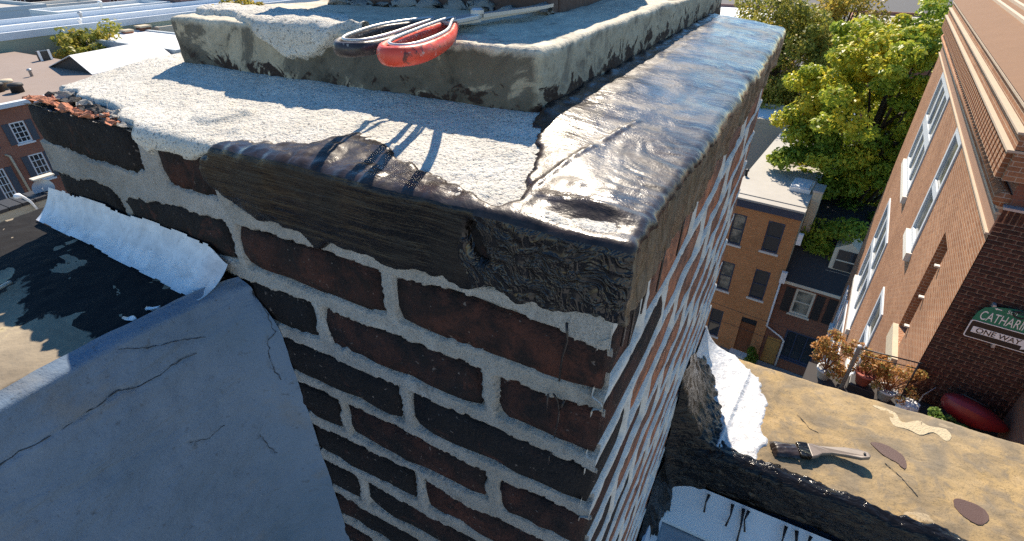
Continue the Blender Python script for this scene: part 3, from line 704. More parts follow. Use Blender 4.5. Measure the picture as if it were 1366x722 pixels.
def crack(pts, wd, parent, fx, nm='crack'):
    fine = []
    for (a0, b0), (a1, b1) in zip(pts, pts[1:]):
        n_ = max(2, int(math.hypot(a1 - a0, b1 - b0) / .004))
        for i in range(n_): t = i / n_; fine.append((a0 + (a1 - a0) * t + random.uniform(-.0007, .0007), b0 + (b1 - b0) * t + random.uniform(-.0009, .0009)))
    fine.append(pts[-1])
    MB().tube([fx(u, v) for u, v in fine], [wd * random.uniform(.35, 1.2) for _ in fine], 5).build(nm, M['crack'], parent)
def on_face(u, v):
    i = int(np.clip(np.searchsorted(ys, u), 0, len(ys) - 1)); j = int(np.clip(np.searchsorted(zs, v), 0, len(zs) - 1))
    return (float(X_[i, j]) + .0004, u, v)
for pts, wd, dp in CR: crack(pts, wd * .32, pw, on_face)
def edge_x(y): return -.474 + .030 * np.exp(y / .05)
us = np.linspace(0, 1, 150); ys = np.concatenate([np.linspace(-1.7, -.42, 40), np.arange(-.415, -.001, .0032)])
U_, Y_ = np.meshgrid(us, ys, indexing='ij')
X_ = -.885 + U_ * (edge_x(Y_) + .885) + .002 * fbm(Y_ * 60, U_ * 20, 0, 4, 3) * (U_ > .97)
Z_ = -.088 + .0022 * fbm(X_ * 20, Y_ * 20, 0, 31, 3) + .0007 * fbm(X_ * 90, Y_ * 90, 0, 35, 2) - .006 * sstep(.985, 1, U_) - .01 * sstep(.02, 0, U_)
grid_obj('coping_top', np.stack([X_, Y_, Z_], -1), M['left_top'], pw)
MB().box(-.884, -.49, -1.7, -.004, -1.0, -.10).build('wall_core', M['stucco'], pw)
us = np.linspace(0, 1, 170); ss = np.linspace(0, 1, 40); U_, S_ = np.meshgrid(us, ss, indexing='ij')
X_ = -.835 + U_ * (.835 - .452)
Y_ = -.004 - .050 * (1 - S_) ** 1.15 * (.75 + .35 * U_); Z_ = -.0878 + .041 * S_ ** 1.75 + .0010 * fbm(X_ * 14, S_ * 2.5, 0, 71, 2) + .0004 * fbm(X_ * 26, S_ * 3, 0, 3, 3) + .003 * np.sin(U_ * 3.1) * S_
Z_ = Z_ - .018 * sstep(.93, 1, U_) * S_
e = np.minimum(S_ - .12 - .06 * fbm(X_ * 16, 0 * S_, 0, 5, 3), .96 + .05 * fbm(X_ * 30, 0 * S_, 1, 6, 3) - S_) + .014 * fbm(X_ * 60, S_ * 5, 0, 9, 2)
grid_obj('silver_flashing', np.stack([X_, Y_, Z_], -1), M['silver'], pw, e[:-1, :-1] > 0)
for i, (fx, fy, sx, sy, ro) in enumerate([(-.478, -.085, .010, .005, .5), (-.482, -.108, .011, .004, .35), (-.470, -.030, .013, .005, .9), (-.468, -.045, .006, .004, .2)]):
    rough('paint_flake', (fx - sx, fx + sx, fy - sy, fy + sy, -.089, -.084), M['silver'], pw, (4, 2, 1), .0018, 40 + i, False, Matrix.Rotation(ro, 3, 'Z'))
MB().tube([(-.70, -.20, -.083), (-.655, -.172, -.081), (-.655, -.155, -.080), (-.665, -.135, -.082)], .0022, 6).build('wire', M['cream'], pw, True)

# ================================================================ parapet with stone coping right of the chimney
pr = thing('parapet_wall', (1.4, .86, -1.0), 'parapet wall with tan stone coping and tar-sealed edge right of the chimney', 'parapet')
MB().box(-.001 + .012, 2.9, .69, 1.035, -1.6, -.83).build('wall_core', M['stucco'], pr)
a = np.concatenate([np.arange(-.02, .85, .0045), np.linspace(.86, 2.95, 60)]); b = np.arange(.60, 1.125, .0045)
A, B = np.meshgrid(a, b, indexing='ij')
def cop_z(x, y): return -.797 - .16 * (y - .86) ** 2 + .0035 * fbm(x * 6, y * 6, 0, 3, 3)
x, y, z, nx, ny, nz, d = drape(A, B, (-.2, 3.2, .662, 1.052 ), .016, cop_z)
wv_ = .006 * fbm(x * 7, 0 * x, 0, 9, 3)
T = .0018 * fbm(x * 30, y * 30, z * 30, 5, 4) + .0008 * fbm(x * 110, y * 110, 0, 6, 2)
grid_obj('coping_stone', np.stack([x + nx * T, y + ny * (T + wv_), z + nz * T], -1), M['coping'], pr)
# silver coating dabbed over the coping beside the chimney
a = np.arange(.003, .27, .0032); b = np.arange(.655, 1.075, .0032); A, B = np.meshgrid(a, b, indexing='ij')
x, y, z, nx, ny, nz, d = drape(A, B, (-.2, 3.2, .658, 1.055), .016, cop_z)
xe = np.interp(y, [.64, .68, .74, .80, .86, .93, .98, 1.03, 1.06], [.20, .202, .212, .200, .207, .185, .165, .12, .09])
e = xe - x + .018 * fbm(x * 28, y * 28, 0, 12, 4)
T = -.004 + .0075 * sstep(-.003, .006, e) + .0022 * fbm(x * 45, y * 45, 0, 15, 3) * sstep(0, .01, e)
cant = .085 * np.exp(-x / .028) * sstep(.66, .72, y) + .006 * np.exp(-((x - .13 - .1 * (y - .85)) / .006) ** 2)
grid_obj('silver_coating', np.stack([x + nx * T, y + ny * T, z + nz * T + cant], -1), M['silver_rough'], pr, np.maximum(e[:-1, :-1], e[1:, 1:]) > -.004)
# tar skirt along the near edge
a = np.concatenate([np.arange(.0, .9, .004), np.linspace(.91, 2.95, 50)]); b = np.arange(.50, .735, .0035); A, B = np.meshgrid(a, b, indexing='ij')
x, y, z, nx, ny, nz, d = drape(A, B, (-.2, 3.2, .654, 1.3), .014, lambda x, y: cop_z(x, y) + .0)
top_lim = .690 + .016 * fbm(A * 12, 0 * A, 0, 22, 4) + .006 * fbm(A * 60, B * 60, 0, 23, 2) + .010 * np.exp(-((A - .30) / .05) ** 2)
low_lim = -.935 + .030 * sstep(.1, .5, A) + .012 * fbm(A * 16, 0 * A, 0, 26, 3)
e = np.minimum(top_lim - y, z - low_lim)
T = -.006 + .013 * sstep(-.003, .008, e) + .0055 * fbm(x * 22, y * 60, z * 60, 31, 4) + .0022 * fbm(x * 90, y * 90, z * 140, 37, 2)
grid_obj('tar_skirt', np.stack([x + nx * T, y + ny * T, z + nz * T], -1), M['tar_rough'], pr, np.maximum(e[:-1, :-1], e[1:, 1:]) > -.004)
# heap of tar in the corner against the chimney
a = np.arange(.0, .16, .0032); b = np.arange(.30, 1.0, .0032); A, B = np.meshgrid(a, b, indexing='ij')
base = -1.0 + .205 * sstep(.615, .668, B)
hgt = (.150 * sstep(.96, .72, B) + .02) * np.exp(-A / .036) * sstep(.28, .62, B) + .03 * sstep(.10, .0, A) * sstep(.60, .68, B)
lim = np.interp(B, [.3, .5, .60, .66, .72, .80, .88, .95, 1.0], [.006, .022, .06, .13, .12, .095, .065, .03, .0])
e = lim - A + .016 * fbm(A * 40, B * 40, 0, 41, 3)
Zh = base + hgt + .007 * fbm(A * 38, B * 38, 0, 44, 4) + .004 * fbm(A * 110, B * 110, 0, 47, 2) - .014 * (1 - sstep(-.002, .01, e))
grid_obj('tar_heap', np.stack([A + .004 + .006 * fbm(B * 30, Zh * 30, 0, 49, 2), B, Zh], -1), M['tar_rough'], pr, np.maximum(e[:-1, :-1], e[1:, 1:]) > -.004)
# painted flashing under the skirt
MB().hexa([(.03, .560, -.995), (2.9, .560, -.995), (2.9, .640, -.995), (.03, .640, -.995), (.03, .560, -.985), (2.9, .560, -.985), (2.9, .640, -.915), (.03, .640, -.915)]).build('flashing', M['flash_paint'], pr)
MB().hexa([(.012, -.6, -.998), (.040, -.6, -.998), (.040, .56, -.998), (.012, .56, -.998), (.012, -.6, -.93), (.018, -.6, -.93), (.018, .56, -.93), (.012, .56, -.93)]).build('step_flashing', M['flash_blue'], pr)
for i, (dx, l_) in enumerate(((.126, .045), (.181, .055), (.206, .085), (.218, .05), (.300, .06), (.322, .085), (.352, .04))):
    q0 = Vector((dx, .628, -.912)); dr = Vector((random.uniform(-.05, .05), -.75, -.64)).normalized()
    MB().tube([q0, q0 + dr * l_ * .5 + Vector((random.uniform(-.006, .006), 0, .002)), q0 + dr * l_ + Vector((0, 0, .001))], [.0042, .0018, .0026], 7).build('tar_drip', M['tar'], pr, True)
# dried tar splashes
def blobby(pts, amp=.003, per=5):
    out = []; n_ = len(pts)
    for i in range(n_):
        p0, p1, p2_, p3 = [Vector((*pts[(i + k_) % n_], 0)) for k_ in (-1, 0, 1, 2)]
        for j in range(per):
            f_ = j / per
            q = .5 * ((2 * p1) + (-p0 + p2_) * f_ + (2 * p0 - 5 * p1 + 4 * p2_ - p3) * f_ ** 2 + (-p0 + 3 * p1 - 3 * p2_ + p3) * f_ ** 3)
            out.append((q.x + random.uniform(-amp, amp), q.y + random.uniform(-amp, amp)))
    return out
def splat(cx, cy, pts, mat, parent, zz_):
    p = [(cx + u, cy + v, float(cop_z(np.array(cx + u), np.array(cy + v))) - .001) for u, v in blobby(pts, .0007)]
    MB().prism(p, (0, 0, .0030)).build('tar_splash', mat, parent)
splat(.485, .851, [(-.045, .012), (-.02, -.012), (.005, -.022), (.022, -.034), (.026, -.012), (.018, .010), (-.012, .024), (-.032, .022)], M['splat'], pr, -.7975)
splat(.625, .761, [(-.030, -.002), (-.014, -.022), (.012, -.028), (.030, -.004), (.026, .018), (.004, .026), (-.026, .020)], M['splat'], pr, -.8005)

MB().prism([(*q, float(cop_z(np.array(q[0]), np.array(q[1]))) - .001) for q in blobby([(0.45, 1.013), (0.483, 0.996), (0.493, 0.961), (0.525, 0.962), (0.55, 0.954), (0.579, 0.98), (0.603, 0.962), (0.616, 0.984), (0.608, 1.007), (0.573, 0.999), (0.55, 1.008), (0.515, 0.982), (0.501, 1.011), (0.468, 1.019)], .0010, 4)], (0, 0, .0022)).build('mortar_smear', M['pale_mortar'], pr)
for pts in [[(0.275, 0.881), (0.292, 0.865), (0.307, 0.845), (0.327, 0.84)], [(0.467, 0.815), (0.496, 0.791), (0.528, 0.75)]]: crack(pts, .0009, pr, lambda u, v: (u, v, float(cop_z(np.array(u), np.array(v))) + .0006))
# ================================================================ tar brush on the coping
br = thing('paint_brush', (.33, .78, -.795), 'tar-clogged flat paint brush lying on the tan stone coping', 'brush')
ax = Vector((.195, .068, 0)).normalized(); ay = Vector((-ax.y, ax.x, 0)); o0 = Vector((.232, .733, -.788))
def bp(u, v, w_): q = o0 + ax * u + ay * v; return (q.x, q.y, q.z + w_)
us = np.linspace(0, .058, 24); vs = np.linspace(-.022, .022, 16); U_, V_ = np.meshgrid(us, vs, indexing='ij')
wf_ = .012 * (1 - (V_ / .024) ** 4) * sstep(-.004, .010, U_) + .002 * fbm(U_ * 60, V_ * 240, 0, 3, 3)
e_ = U_ - .004 * (1 + fbm(V_ * 200, 0 * V_, 0, 4, 2))
Q = np.stack([o0.x + ax.x * e_ + ay.x * V_, o0.y + ax.y * e_ + ay.y * V_, o0.z - .008 + wf_], -1)
grid_obj('bristles', Q, M['tar'], br)
MB().prism([bp(.055, -.0215, -.006), bp(.080, -.0215, -.006), bp(.080, .0215, -.006), bp(.055, .0215, -.006)], (0, 0, .013)).build('ferrule', M['tar_rough'], br, bevel=.002)
bend = lambda u: .0075 * math.sin((u - .08) * 36)
hp = [(.080, -.020), (.094, -.018), (.108, -.011), (.130, -.009), (.160, -.012), (.185, -.013), (.203, -.008), (.207, 0), (.203, .008), (.185, .013), (.160, .012), (.130, .009), (.108, .011), (.094, .018), (.080, .020)]
MB().prism([bp(u, v + bend(u), -.004 + .011 * (u - .08) / .12 + .004 * math.sin(u * 40)) for u, v in hp], (0, 0, .010)).build('handle', M['brush_wood'], br, bevel=.002)
MB().lathe(bp(.194, bend(.194), .0205), [(.0028, 0), (.0028, .0022)], 10).build('hang_hole', M['black_iron'], br)  # black disc stands in for the dark of the hole

# own roof and the building below it
tag(MB().box(-.86, 9, -7, .66, -1.12, -1.0).build('roof', M['roof_mem']), kind='structure')
tag(MB().box(-.86, 9, -7, 1.03, -21, -1.125).build('building_body', M['bw_orange']), kind='structure')

# ================================================================ the far setting
GZ = -20.9
tag(MB().quad((-400, -300, GZ), (400, -300, GZ), (400, 500, GZ), (-400, 500, GZ)).build('ground', M['asphalt']), kind='structure')

def wall_open(o, ux, n, u0, u1, z0, z1, openings, depth=.15):
    """wall face in plane o + u*ux (+z) with rectangular openings and reveals going inward (-n)"""
    o = Vector(o); ux = Vector(ux); n = Vector(n); mb = MB()
    us = sorted({u0, u1, *[v for q in openings for v in q[:2] if u0 < v < u1]}); zs = sorted({z0, z1, *[v for q in openings for v in q[2:4] if z0 < v < z1]})
    def p(u, z, d=0): q = o + ux * u - n * d; return (q.x, q.y, z)
    flip = ux.cross(Vector((0, 0, 1))).dot(n) < 0
    def quad(a, b, c, d): mb.quad(d, c, b, a) if flip else mb.quad(a, b, c, d)
    for a, b in zip(us, us[1:]):
        for c, d in zip(zs, zs[1:]):
            um, zm = (a + b) / 2, (c + d) / 2
            if any(q[0] < um < q[1] and q[2] < zm < q[3] for q in openings): continue
            quad(p(a, c), p(b, c), p(b, d), p(a, d))
    for a, b, c, d in [q[:4] for q in openings]:
        quad(p(a, c), p(a, c, depth), p(a, d, depth), p(a, d)); quad(p(b, c, depth), p(b, c), p(b, d), p(b, d, depth))
        quad(p(a, d, depth), p(b, d, depth), p(b, d), p(a, d)); quad(p(a, c), p(b, c), p(b, c, depth), p(a, c, depth))
    return mb
def bar(mb, o, ux, n, u0, u1, z0, z1, d0, d1):
    """box on that plane from depth d0 to d1 (positive = outward)"""
    return mb.obox(o, ux, n, u0, u1, d0, d1, z0, z1)
def window(parent, o, ux, n, u0, u1, z0, z1, nx=2, nz=2, fw=.06, depth=.15, frame='white', glass='glass', sill='limestone', mull=.035, arch=False, sill_out=.09, sill_h=.1):
    f = MB(); d0, d1 = -depth + .01, -depth + .07
    e = .002
    bar(f, o, ux, n, u0 + e, u0 + fw, z0 + e, z1 - e, d0, d1); bar(f, o, ux, n, u1 - fw, u1 - e, z0 + e, z1 - e, d0, d1)
    bar(f, o, ux, n, u0 + fw + e, u1 - fw - e, z1 - fw, z1 - e, d0, d1); bar(f, o, ux, n, u0 + fw + e, u1 - fw - e, z0 + e, z0 + fw, d0, d1)
    wo = f.build('window', M[frame], parent)
    for i in range(1, nx):
        u = u0 + (u1 - u0) * i / nx; bar(MB(), o, ux, n, u - mull / 2, u + mull / 2, z0 + fw + e, z1 - fw - e, d0 + .01, d1 - .012).build('mullion', M[frame], wo)
    for i in range(1, nz):
        z = z0 + (z1 - z0) * i / nz; bar(MB(), o, ux, n, u0 + fw + e, u1 - fw - e, z - mull / 2, z + mull / 2, d0 + .013, d1 - .008).build('mullion', M[frame], wo)
    bar(MB(), o, ux, n, u0 + .01, u1 - .01, z0 + .01, z1 - .01, d0 - .03, d0 + .012 - .004).build('pane', M[glass], wo)
    if sill: bar(MB(), o, ux, n, u0 - .08, u1 + .08, z0 - sill_h, z0 - .002, -depth + .02, sill_out).build('sill', M[sill], wo)
    if arch:
        mb = MB(); k_ = 9; oo = Vector(o); uxx = Vector(ux); nn = Vector(n); pts = []
        for i in range(k_ + 1):
            t = i / k_; u = u0 + (u1 - u0) * t; zz = z1 - .14 * (1 - math.sin(math.pi * t)); q = oo + uxx * u + nn * (-.03); pts.append((q.x, q.y, zz - .02))
        q1 = oo + uxx * u1 + nn * (-.03); q0 = oo + uxx * u0 + nn * (-.03)
        pts = pts + [(q1.x, q1.y, z1 - .001), (q0.x, q0.y, z1 - .001)]
        mb.prism(pts, tuple(nn * .02)); mb.build('arch_head', M[frame], wo)
    return wo

# ---------------------------------------------------------------- long brick building on the right
CN = Vector((2.955, 8.86, 0)); LA = Vector((.0714, .9974, 0)).normalized(); LN = Vector((-LA.y, LA.x, 0))
DB = Vector((.9935, -.114, 0)); DN = Vector((-.114, -.9935, 0))
bb = thing('brick_building', (7, 16, GZ), 'long orange brick building with heavy cornice and tall pale windows on the right', 'building')
W_ = [(9.35, 13.0, -6.4, -3.44), (4.8, 6.12, -6.1, -3.40), (9.2, 13.2, -11.4, -7.95), (4.8, 6.3, -10.6, -7.95), (9.2, 13.2, -16.0, -12.6), (4.8, 6.3, -15.2, -12.6), (13.75, 15.2, -15.2, -13.0), (9.2, 13.2, -20.0, -17.2)]
slot = (1.8, 2.62, -6.85, -4.55)
wall_open(CN, LA, LN, 0, 16.6, GZ, -3.42, W_ + [slot], .20).build('wall', M['bw_orange'], bb)
for i, (a, b, c, d) in enumerate(W_):
    wide = b - a > 2
    window(bb, CN, LA, LN, a, b, c, d, 3 if wide else 1, 2, .16, .035, 'sash', 'glass_pale', 'limestone', .30 if wide else .2, sill_out=.12, sill_h=.22)
# the blind slot, walled up with brick darkened for its shade, and its stone foot
bar(MB(), CN, LA, LN, slot[0] + .001, slot[1] - .001, slot[2], slot[3], -.22, -.195).build('slot_infill', M['bw_dark'], bb)
bar(MB(), CN, LA, LN, 1.35, 2.7, -7.25, -6.852, -.2, .10).build('slot_sill', M['stone'], bb)
for zz in (-4.9, -5.6, -6.3): bar(MB(), CN, LA, LN, 1.72, 1.80, zz, zz + .03, 0, .08).build('anchor_pin', M['limestone'], bb)
# cornice, tier over tier
bar(MB(), CN, LA, LN, 0, 16.6, -3.415, -3.385, -.1, .05).build('string_course', M['fillet'], bb)
bar(MB(), CN, LA, LN, 0, 16.6, -3.383, -3.10, -.1, .012).build('frieze', M['terra'], bb)
bar(MB(), CN, LA, LN, 0, 16.6, -3.098, -3.06, -.1, .06).build('string_course', M['fillet'], bb)
bar(MB(), CN, LA, LN, 0, 16.6, -3.058, -3.01, -.1, .03).build('frieze', M['terra'], bb)
bar(MB(), CN, LA, LN, 0, 16.6, -3.008, -2.975, -.1, .075).build('string_course', M['fillet'], bb)
mb = MB(); pts = [CN + LA * s_ + LN * .06 + Vector((0, 0, -2.87)) for s_ in np.linspace(0, 16.6, 2)]
mb.tube(pts, .105, 14); mb.build('roll_moulding', M['bw_orange'], bb, True)
bar(MB(), CN, LA, LN, 0, 16.6, -2.97, -2.40, -.3, -.02).build('cornice_shadow_wall', M['bw_dark'], bb)  # dark brick strip imitates the shade under the overhanging cornice
dm = bar(MB(), CN, LA, LN, 0, .15, -2.58, -2.20, -.1, .26)
de = dm.build('dentil', M['bw_orange'], bb)
for i in range(1, 72):
    c_ = de.copy(); C.objects.link(c_); off_ = LA * (.231 * i); c_.location = off_
bar(MB(), CN, LA, LN, -.1, 16.7, -2.58, -2.20, -.2, .19).build('dentil_back', M['bw_orange'], bb)
bar(MB(), CN, LA, LN, -.1, 16.7, -2.198, -2.165, -.2, .29).build('cornice_fillet', M['fillet'], bb)
bar(MB(), CN, LA, LN, -.1, 16.7, -2.153, -1.955, -.3, .22).build('cornice_band', M['bw_orange'], bb)
bar(MB(), CN, LA, LN, -.1, 16.7, -1.953, -1.925, -.3, .27).build('cornice_fillet', M['fillet'], bb)
bar(MB(), CN, LA, LN, -.1, 16.7, -1.913, -1.745, -.4, .18).build('cornice_band', M['bw_orange'], bb)
bar(MB(), CN, LA, LN, -.1, 16.7, -1.743, -1.71, -.4, .22).build('cornice_fillet', M['fillet'], bb)
# tan metal roof with ribs parallel to the eave
def lp(s_, d, z): q = CN + LA * s_ + LN * d; return (q.x, q.y, z)
rf = MB().quad(lp(-.1, .22, -1.69), lp(-.1, -6.0, .2), lp(16.7, -6.0, .2), lp(16.7, .22, -1.69)).build('roof', M['roof_tan'], bb)
for d in np.arange(-.55, -5.5, -.26):
    z = -1.69 + (.22 - d) / 6.22 * 1.89
    MB().hexa([lp(-.1, d, z), lp(16.7, d, z), lp(16.7, d - .06, z + .018), lp(-.1, d - .06, z + .018), lp(-.1, d, z + .07), lp(16.7, d, z + .07), lp(16.7, d - .06, z + .088), lp(-.1, d - .06, z + .088)]).build('roof_rib', M['fillet'], rf)
# gable end wall, shade put into darker brick: single bricks at corner, brickwork beyond
bar(MB(), CN, DB, DN, .012, 9.0, GZ, -2.98, -.3, -.010).build('end_wall', M['wall_mortar'], bb)
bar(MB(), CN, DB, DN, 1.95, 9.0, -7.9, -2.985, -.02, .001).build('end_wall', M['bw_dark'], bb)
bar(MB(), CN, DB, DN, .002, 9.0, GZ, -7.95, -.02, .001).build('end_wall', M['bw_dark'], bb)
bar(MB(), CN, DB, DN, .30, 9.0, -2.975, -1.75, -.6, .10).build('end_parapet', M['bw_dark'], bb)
V, F = rough_box(-.1, .1, -.012, .04, -.0275, .0275, (2, 1, 1), .0015, 5)
bme = bpy.data.meshes.new('brick'); bme.from_pydata(V, [], F); bme.update(); bme.materials.append(M['wall_brick'])
V, F = rough_box(-.047, .047, -.012, .04, -.0275, .0275, (1, 1, 1), .0015, 6)
hme = bpy.data.meshes.new('brick'); hme.from_pydata(V, [], F); hme.update(); hme.materials.append(M['wall_brick'])
ang = math.atan2(DB.y, DB.x)
def wall_brick(u, z, me, rot=0):
    q = CN + DB * u; o = bpy.data.objects.new('brick', me); C.objects.link(o); o.parent = bb
    o.matrix_parent_inverse = Matrix.Translation(-Vector(bb.location)); o.location = (q.x, q.y, z); o.rotation_euler = (0, rot, ang)
nb_ = 0
for r_ in range(0, 66):
    z = -3.245 - r_ * .0677
    if z < -7.6: break
    lim = min(1.9, .42 + (-3.1 - z) * .48)
    u = .052 if r_ % 2 else .106
    if r_ % 2: wall_brick(.052, z, hme); u = .2135
    while u < lim:
        wall_brick(u, z, bme); u += .215; nb_ += 1
for i in range(6): wall_brick(.035 + i * .072, -3.105, bme, math.pi / 2)
for i in range(3): wall_brick(.106 + i * .215, -2.985 + .0, bme) if False else None
# zinc cap at the cornice end
bar(MB(), CN, DB, DN, -.02, .34, -2.965, -2.93, -.1, .14).build('cornice_cap', M['zinc'], bb)

# ---------------------------------------------------------------- street signs on that end wall
def text_mesh(txt, size, o, ux, n, u, z, mat, parent, name='lettering', depth=.002, squash=1.0, off=.0):
    cu = bpy.data.curves.new('t', 'FONT'); cu.body = txt; cu.size = size; cu.extrude = depth / 2; cu.offset = off
    to = bpy.data.objects.new('t', cu); C.objects.link(to); dg = bpy.context.evaluated_depsgraph_get(); dg.update()
    me = bpy.data.meshes.new_from_object(to.evaluated_get(dg)); bpy.data.objects.remove(to); bpy.data.curves.remove(cu)
    q = Vector(o) + Vector(ux) * u; ux = Vector(ux); n = Vector(n)
    m_ = Matrix(((ux.x * squash, 0, n.x, q.x), (ux.y * squash, 0, n.y, q.y), (0, 1, 0, z), (0, 0, 0, 1)))
    me.transform(m_); me.name = name
    return put(name, me, mat, parent)
SO = CN + DN * .10
def sp(u, z, d=0): q = SO + DB * u + DN * d; return (q.x, q.y, z)
sg1 = thing('street_sign', sp(.7, -4.75), 'green street name sign reading CATHARINE above the one-way sign on dark brick wall', 'sign')
a0, a1 = .32, 1.32
pts = [sp(a0 - .02, -4.745), sp(a1 + .02, -4.745), sp(a1, -4.60), sp(a1 - .05, -4.50)]
for i in range(0, 13):
    t = i / 12; u = (a1 - .14) + (a0 + .14 - (a1 - .14)) * t; pts.append(sp(u, -4.46 + .065 * math.sin(math.pi * t)))
pts += [sp(a0 + .05, -4.50), sp(a0, -4.60)]
MB().prism(pts, tuple(DN * .006)).build('plate', M['sign_green'], sg1)
text_mesh('CATHARINE', .225, SO + DN * .009, DB, DN, .36, -4.71, M['sign_white'], sg1, squash=.53)
text_mesh('500', .085, SO + DN * .009, DB, DN, .62, -4.505, M['sign_white'], sg1, squash=.95)
ar = MB().prism([sp(.475, -4.475, .008), sp(.505, -4.495, .008), sp(.505, -4.482, .008), sp(.56, -4.482, .008), sp(.56, -4.468, .008), sp(.505, -4.468, .008), sp(.505, -4.455, .008)], tuple(DN * .003)).build('arrow', M['sign_white'], sg1)
bar(MB(), CN, DB, DN, .44, .48, -4.50, -4.43, -.002, .10).build('bracket', M['zinc'], sg1)
sg2 = thing('street_sign', sp(.75, -5.07), 'black ONE WAY sign with white arrow below the green sign on dark brick wall', 'sign')
def rrect(u0, u1, z0, z1, r, d):
    out = []
    for cu_, cz_, s_ in ((u1 - r, z1 - r, 0), (u0 + r, z1 - r, 1), (u0 + r, z0 + r, 2), (u1 - r, z0 + r, 3)):
        for i in range(5): a_ = (s_ + i / 4) * math.pi / 2; out.append(sp(cu_ + r * math.cos(a_), cz_ + r * math.sin(a_), d))
    return out
MB().prism(rrect(.30, 1.24, -5.07, -4.752, .035, 0), tuple(DN * .006)).build('border', M['sign_white'], sg2)
MB().prism(rrect(.315, 1.225, -5.057, -4.765, .028, .006), tuple(DN * .002)).build('plate', M['sign_black'], sg2)
MB().prism([sp(.36, -4.965, .008), sp(.98, -4.965, .008), sp(.98, -5.03, .008), sp(1.20, -4.911, .008), sp(.98, -4.79, .008), sp(.98, -4.857, .008), sp(.36, -4.857, .008)], tuple(DN * .002)).build('arrow', M['sign_white'], sg2)
text_mesh('ONE WAY', .125, SO + DN * .012, DB, DN, .41, -4.953, M['sign_black'], sg2, squash=.92, off=.001)
bar(MB(), CN, DB, DN, .68, .72, -5.14, -5.04, -.002, .098).build('bracket', M['zinc'], sg2)
lm = thing('wall_lamp', sp(.80, -4.55, .1), 'small black wall lamp with pale conical shade in front of the green sign', 'lamp')
q = sp(.88, -4.50, .22)
MB().lathe(q, [(.085, 0), (.075, .02), (.03, .075), (.018, .12), (.014, .16)], 18).build('shade', M['sign_white'], lm, True)
MB().lathe((q[0], q[1], q[2] + .16), [(.03, 0), (.035, .02), (.012, .05)], 14).build('cap', M['black_iron'], lm, True)
MB().tube([(q[0], q[1], q[2] + .19), (q[0], q[1], q[2] + .23), sp(.74, -4.37, .18), sp(.68, -4.42, .05), sp(.66, -4.50, -.085)], .012, 8).build('arm', M['black_iron'], lm, True)
rg = [sp(.74 + .075 * math.cos(t), -4.415 + .055 * math.sin(t), .12) for t in np.linspace(0, 2 * math.pi, 24, endpoint=False)]
MB().tube(rg, .014, 8, True).build('hoop', M['black_iron'], lm, True)

# ---------------------------------------------------------------- terrace with pots and a kayak below the end wall
tag(MB().obox(CN, DB, DN, -1.50, 4.5, .02, 2.2, -7.6, -6.62).build('terrace', M['deck']), kind='structure')
tag(MB().obox(CN, DB, DN, -1.45, 4.4, .05, 2.1, GZ, -7.605).build('terrace_base', M['bw_dark']), kind='structure')
def on(u, d, z): q = CN + DB * u + DN * d; return Vector((q.x, q.y, z))
def leaves(name, centers, radii, n, size, mat, parent, seed, flat=1.0, tint=(.5, .25), per_tint=None, droop=.0):
    rs = np.random.default_rng(seed); V = []; tt = []
    for ci, (c_, r_) in enumerate(zip(centers, radii)):
        g = rs.normal(size=(n, 3)); g /= np.linalg.norm(g, axis=1, keepdims=True); rad = r_ * rs.uniform(.25, 1.0, (n, 1)) ** .5
        pc = np.asarray(c_) + g * rad * np.array([1, 1, flat])
        nrm = g * .7 + rs.normal(size=(n, 3)) * .55 + np.array([0, 0, .55]); nrm /= np.linalg.norm(nrm, axis=1, keepdims=True)
        t1 = np.cross(nrm, rs.normal(size=(n, 3))); t1 /= np.maximum(np.linalg.norm(t1, axis=1, keepdims=True), 1e-6); t2 = np.cross(nrm, t1)
        s_ = size * rs.uniform(.55, 1.25, (n, 1))
        V.append(np.stack([pc - t1 * s_, pc - t2 * s_ * .55 + nrm * s_ * .18, pc + t1 * s_ - nrm * s_ * .12, pc + t2 * s_ * .55 + nrm * s_ * .18], 1).reshape(-1, 3))
        base = tint[0] if per_tint is None else per_tint[ci]
        tt.append(np.clip(rs.normal(base, tint[1], n), 0, 1))
    me = quads_mesh(name, np.concatenate(V), 4, np.concatenate(tt))
    return put(name, me, mat, parent)
def pot_plant(name, p, r, h, mat, label, cat, cen, rad, leafmat, n, size, seed, group=None):
    t = thing(name, p, label, cat, group)
    MB().lathe(p, [(r * .68, 0), (r * .95, h * .82), (r * 1.06, h * .83), (r * 1.06, h), (r * .9, h), (r * .86, h * .9)], 20).build('pot', mat, t, True)
    cs = [tuple(Vector(p) + Vector(c_)) for c_ in cen]
    mb = MB()
    for c_ in cs: mb.tube([Vector(p) + Vector((0, 0, h * .8)), (Vector(p) + Vector(c_)) / 2 + Vector((0, 0, .08)), c_], [.007, .005, .003], 5)
    mb.build('stems', M['wood_door'], t)
    leaves('foliage', cs, rad, n, size, leafmat, t, seed, .9, (.5, .38))
    return t
TZ = -6.618
rs_ = np.random.default_rng(4)
def cloud(n, sx, sy, z0, z1): return [(rs_.uniform(-sx, sx), rs_.uniform(-sy, sy), rs_.uniform(z0, z1)) for _ in range(n)]
pot_plant('potted_shrub', on(-1.22, .34, TZ), .14, .22, M['pot_white'], 'dry orange shrub left of the galvanised post, partly behind the coping', 'plant', cloud(38, .27, .2, .10, .92), [.10] * 30, M['leaf_dry'], 60, .032, 5)
pot_plant('potted_shrub', on(-.64, .28, TZ + .14), .15, .24, M['terracotta'], 'dry orange shrub in a red terracotta pot right of the post', 'plant', cloud(26, .26, .16, .22, .66), [.09] * 22, M['leaf_dry'], 60, .030, 6)
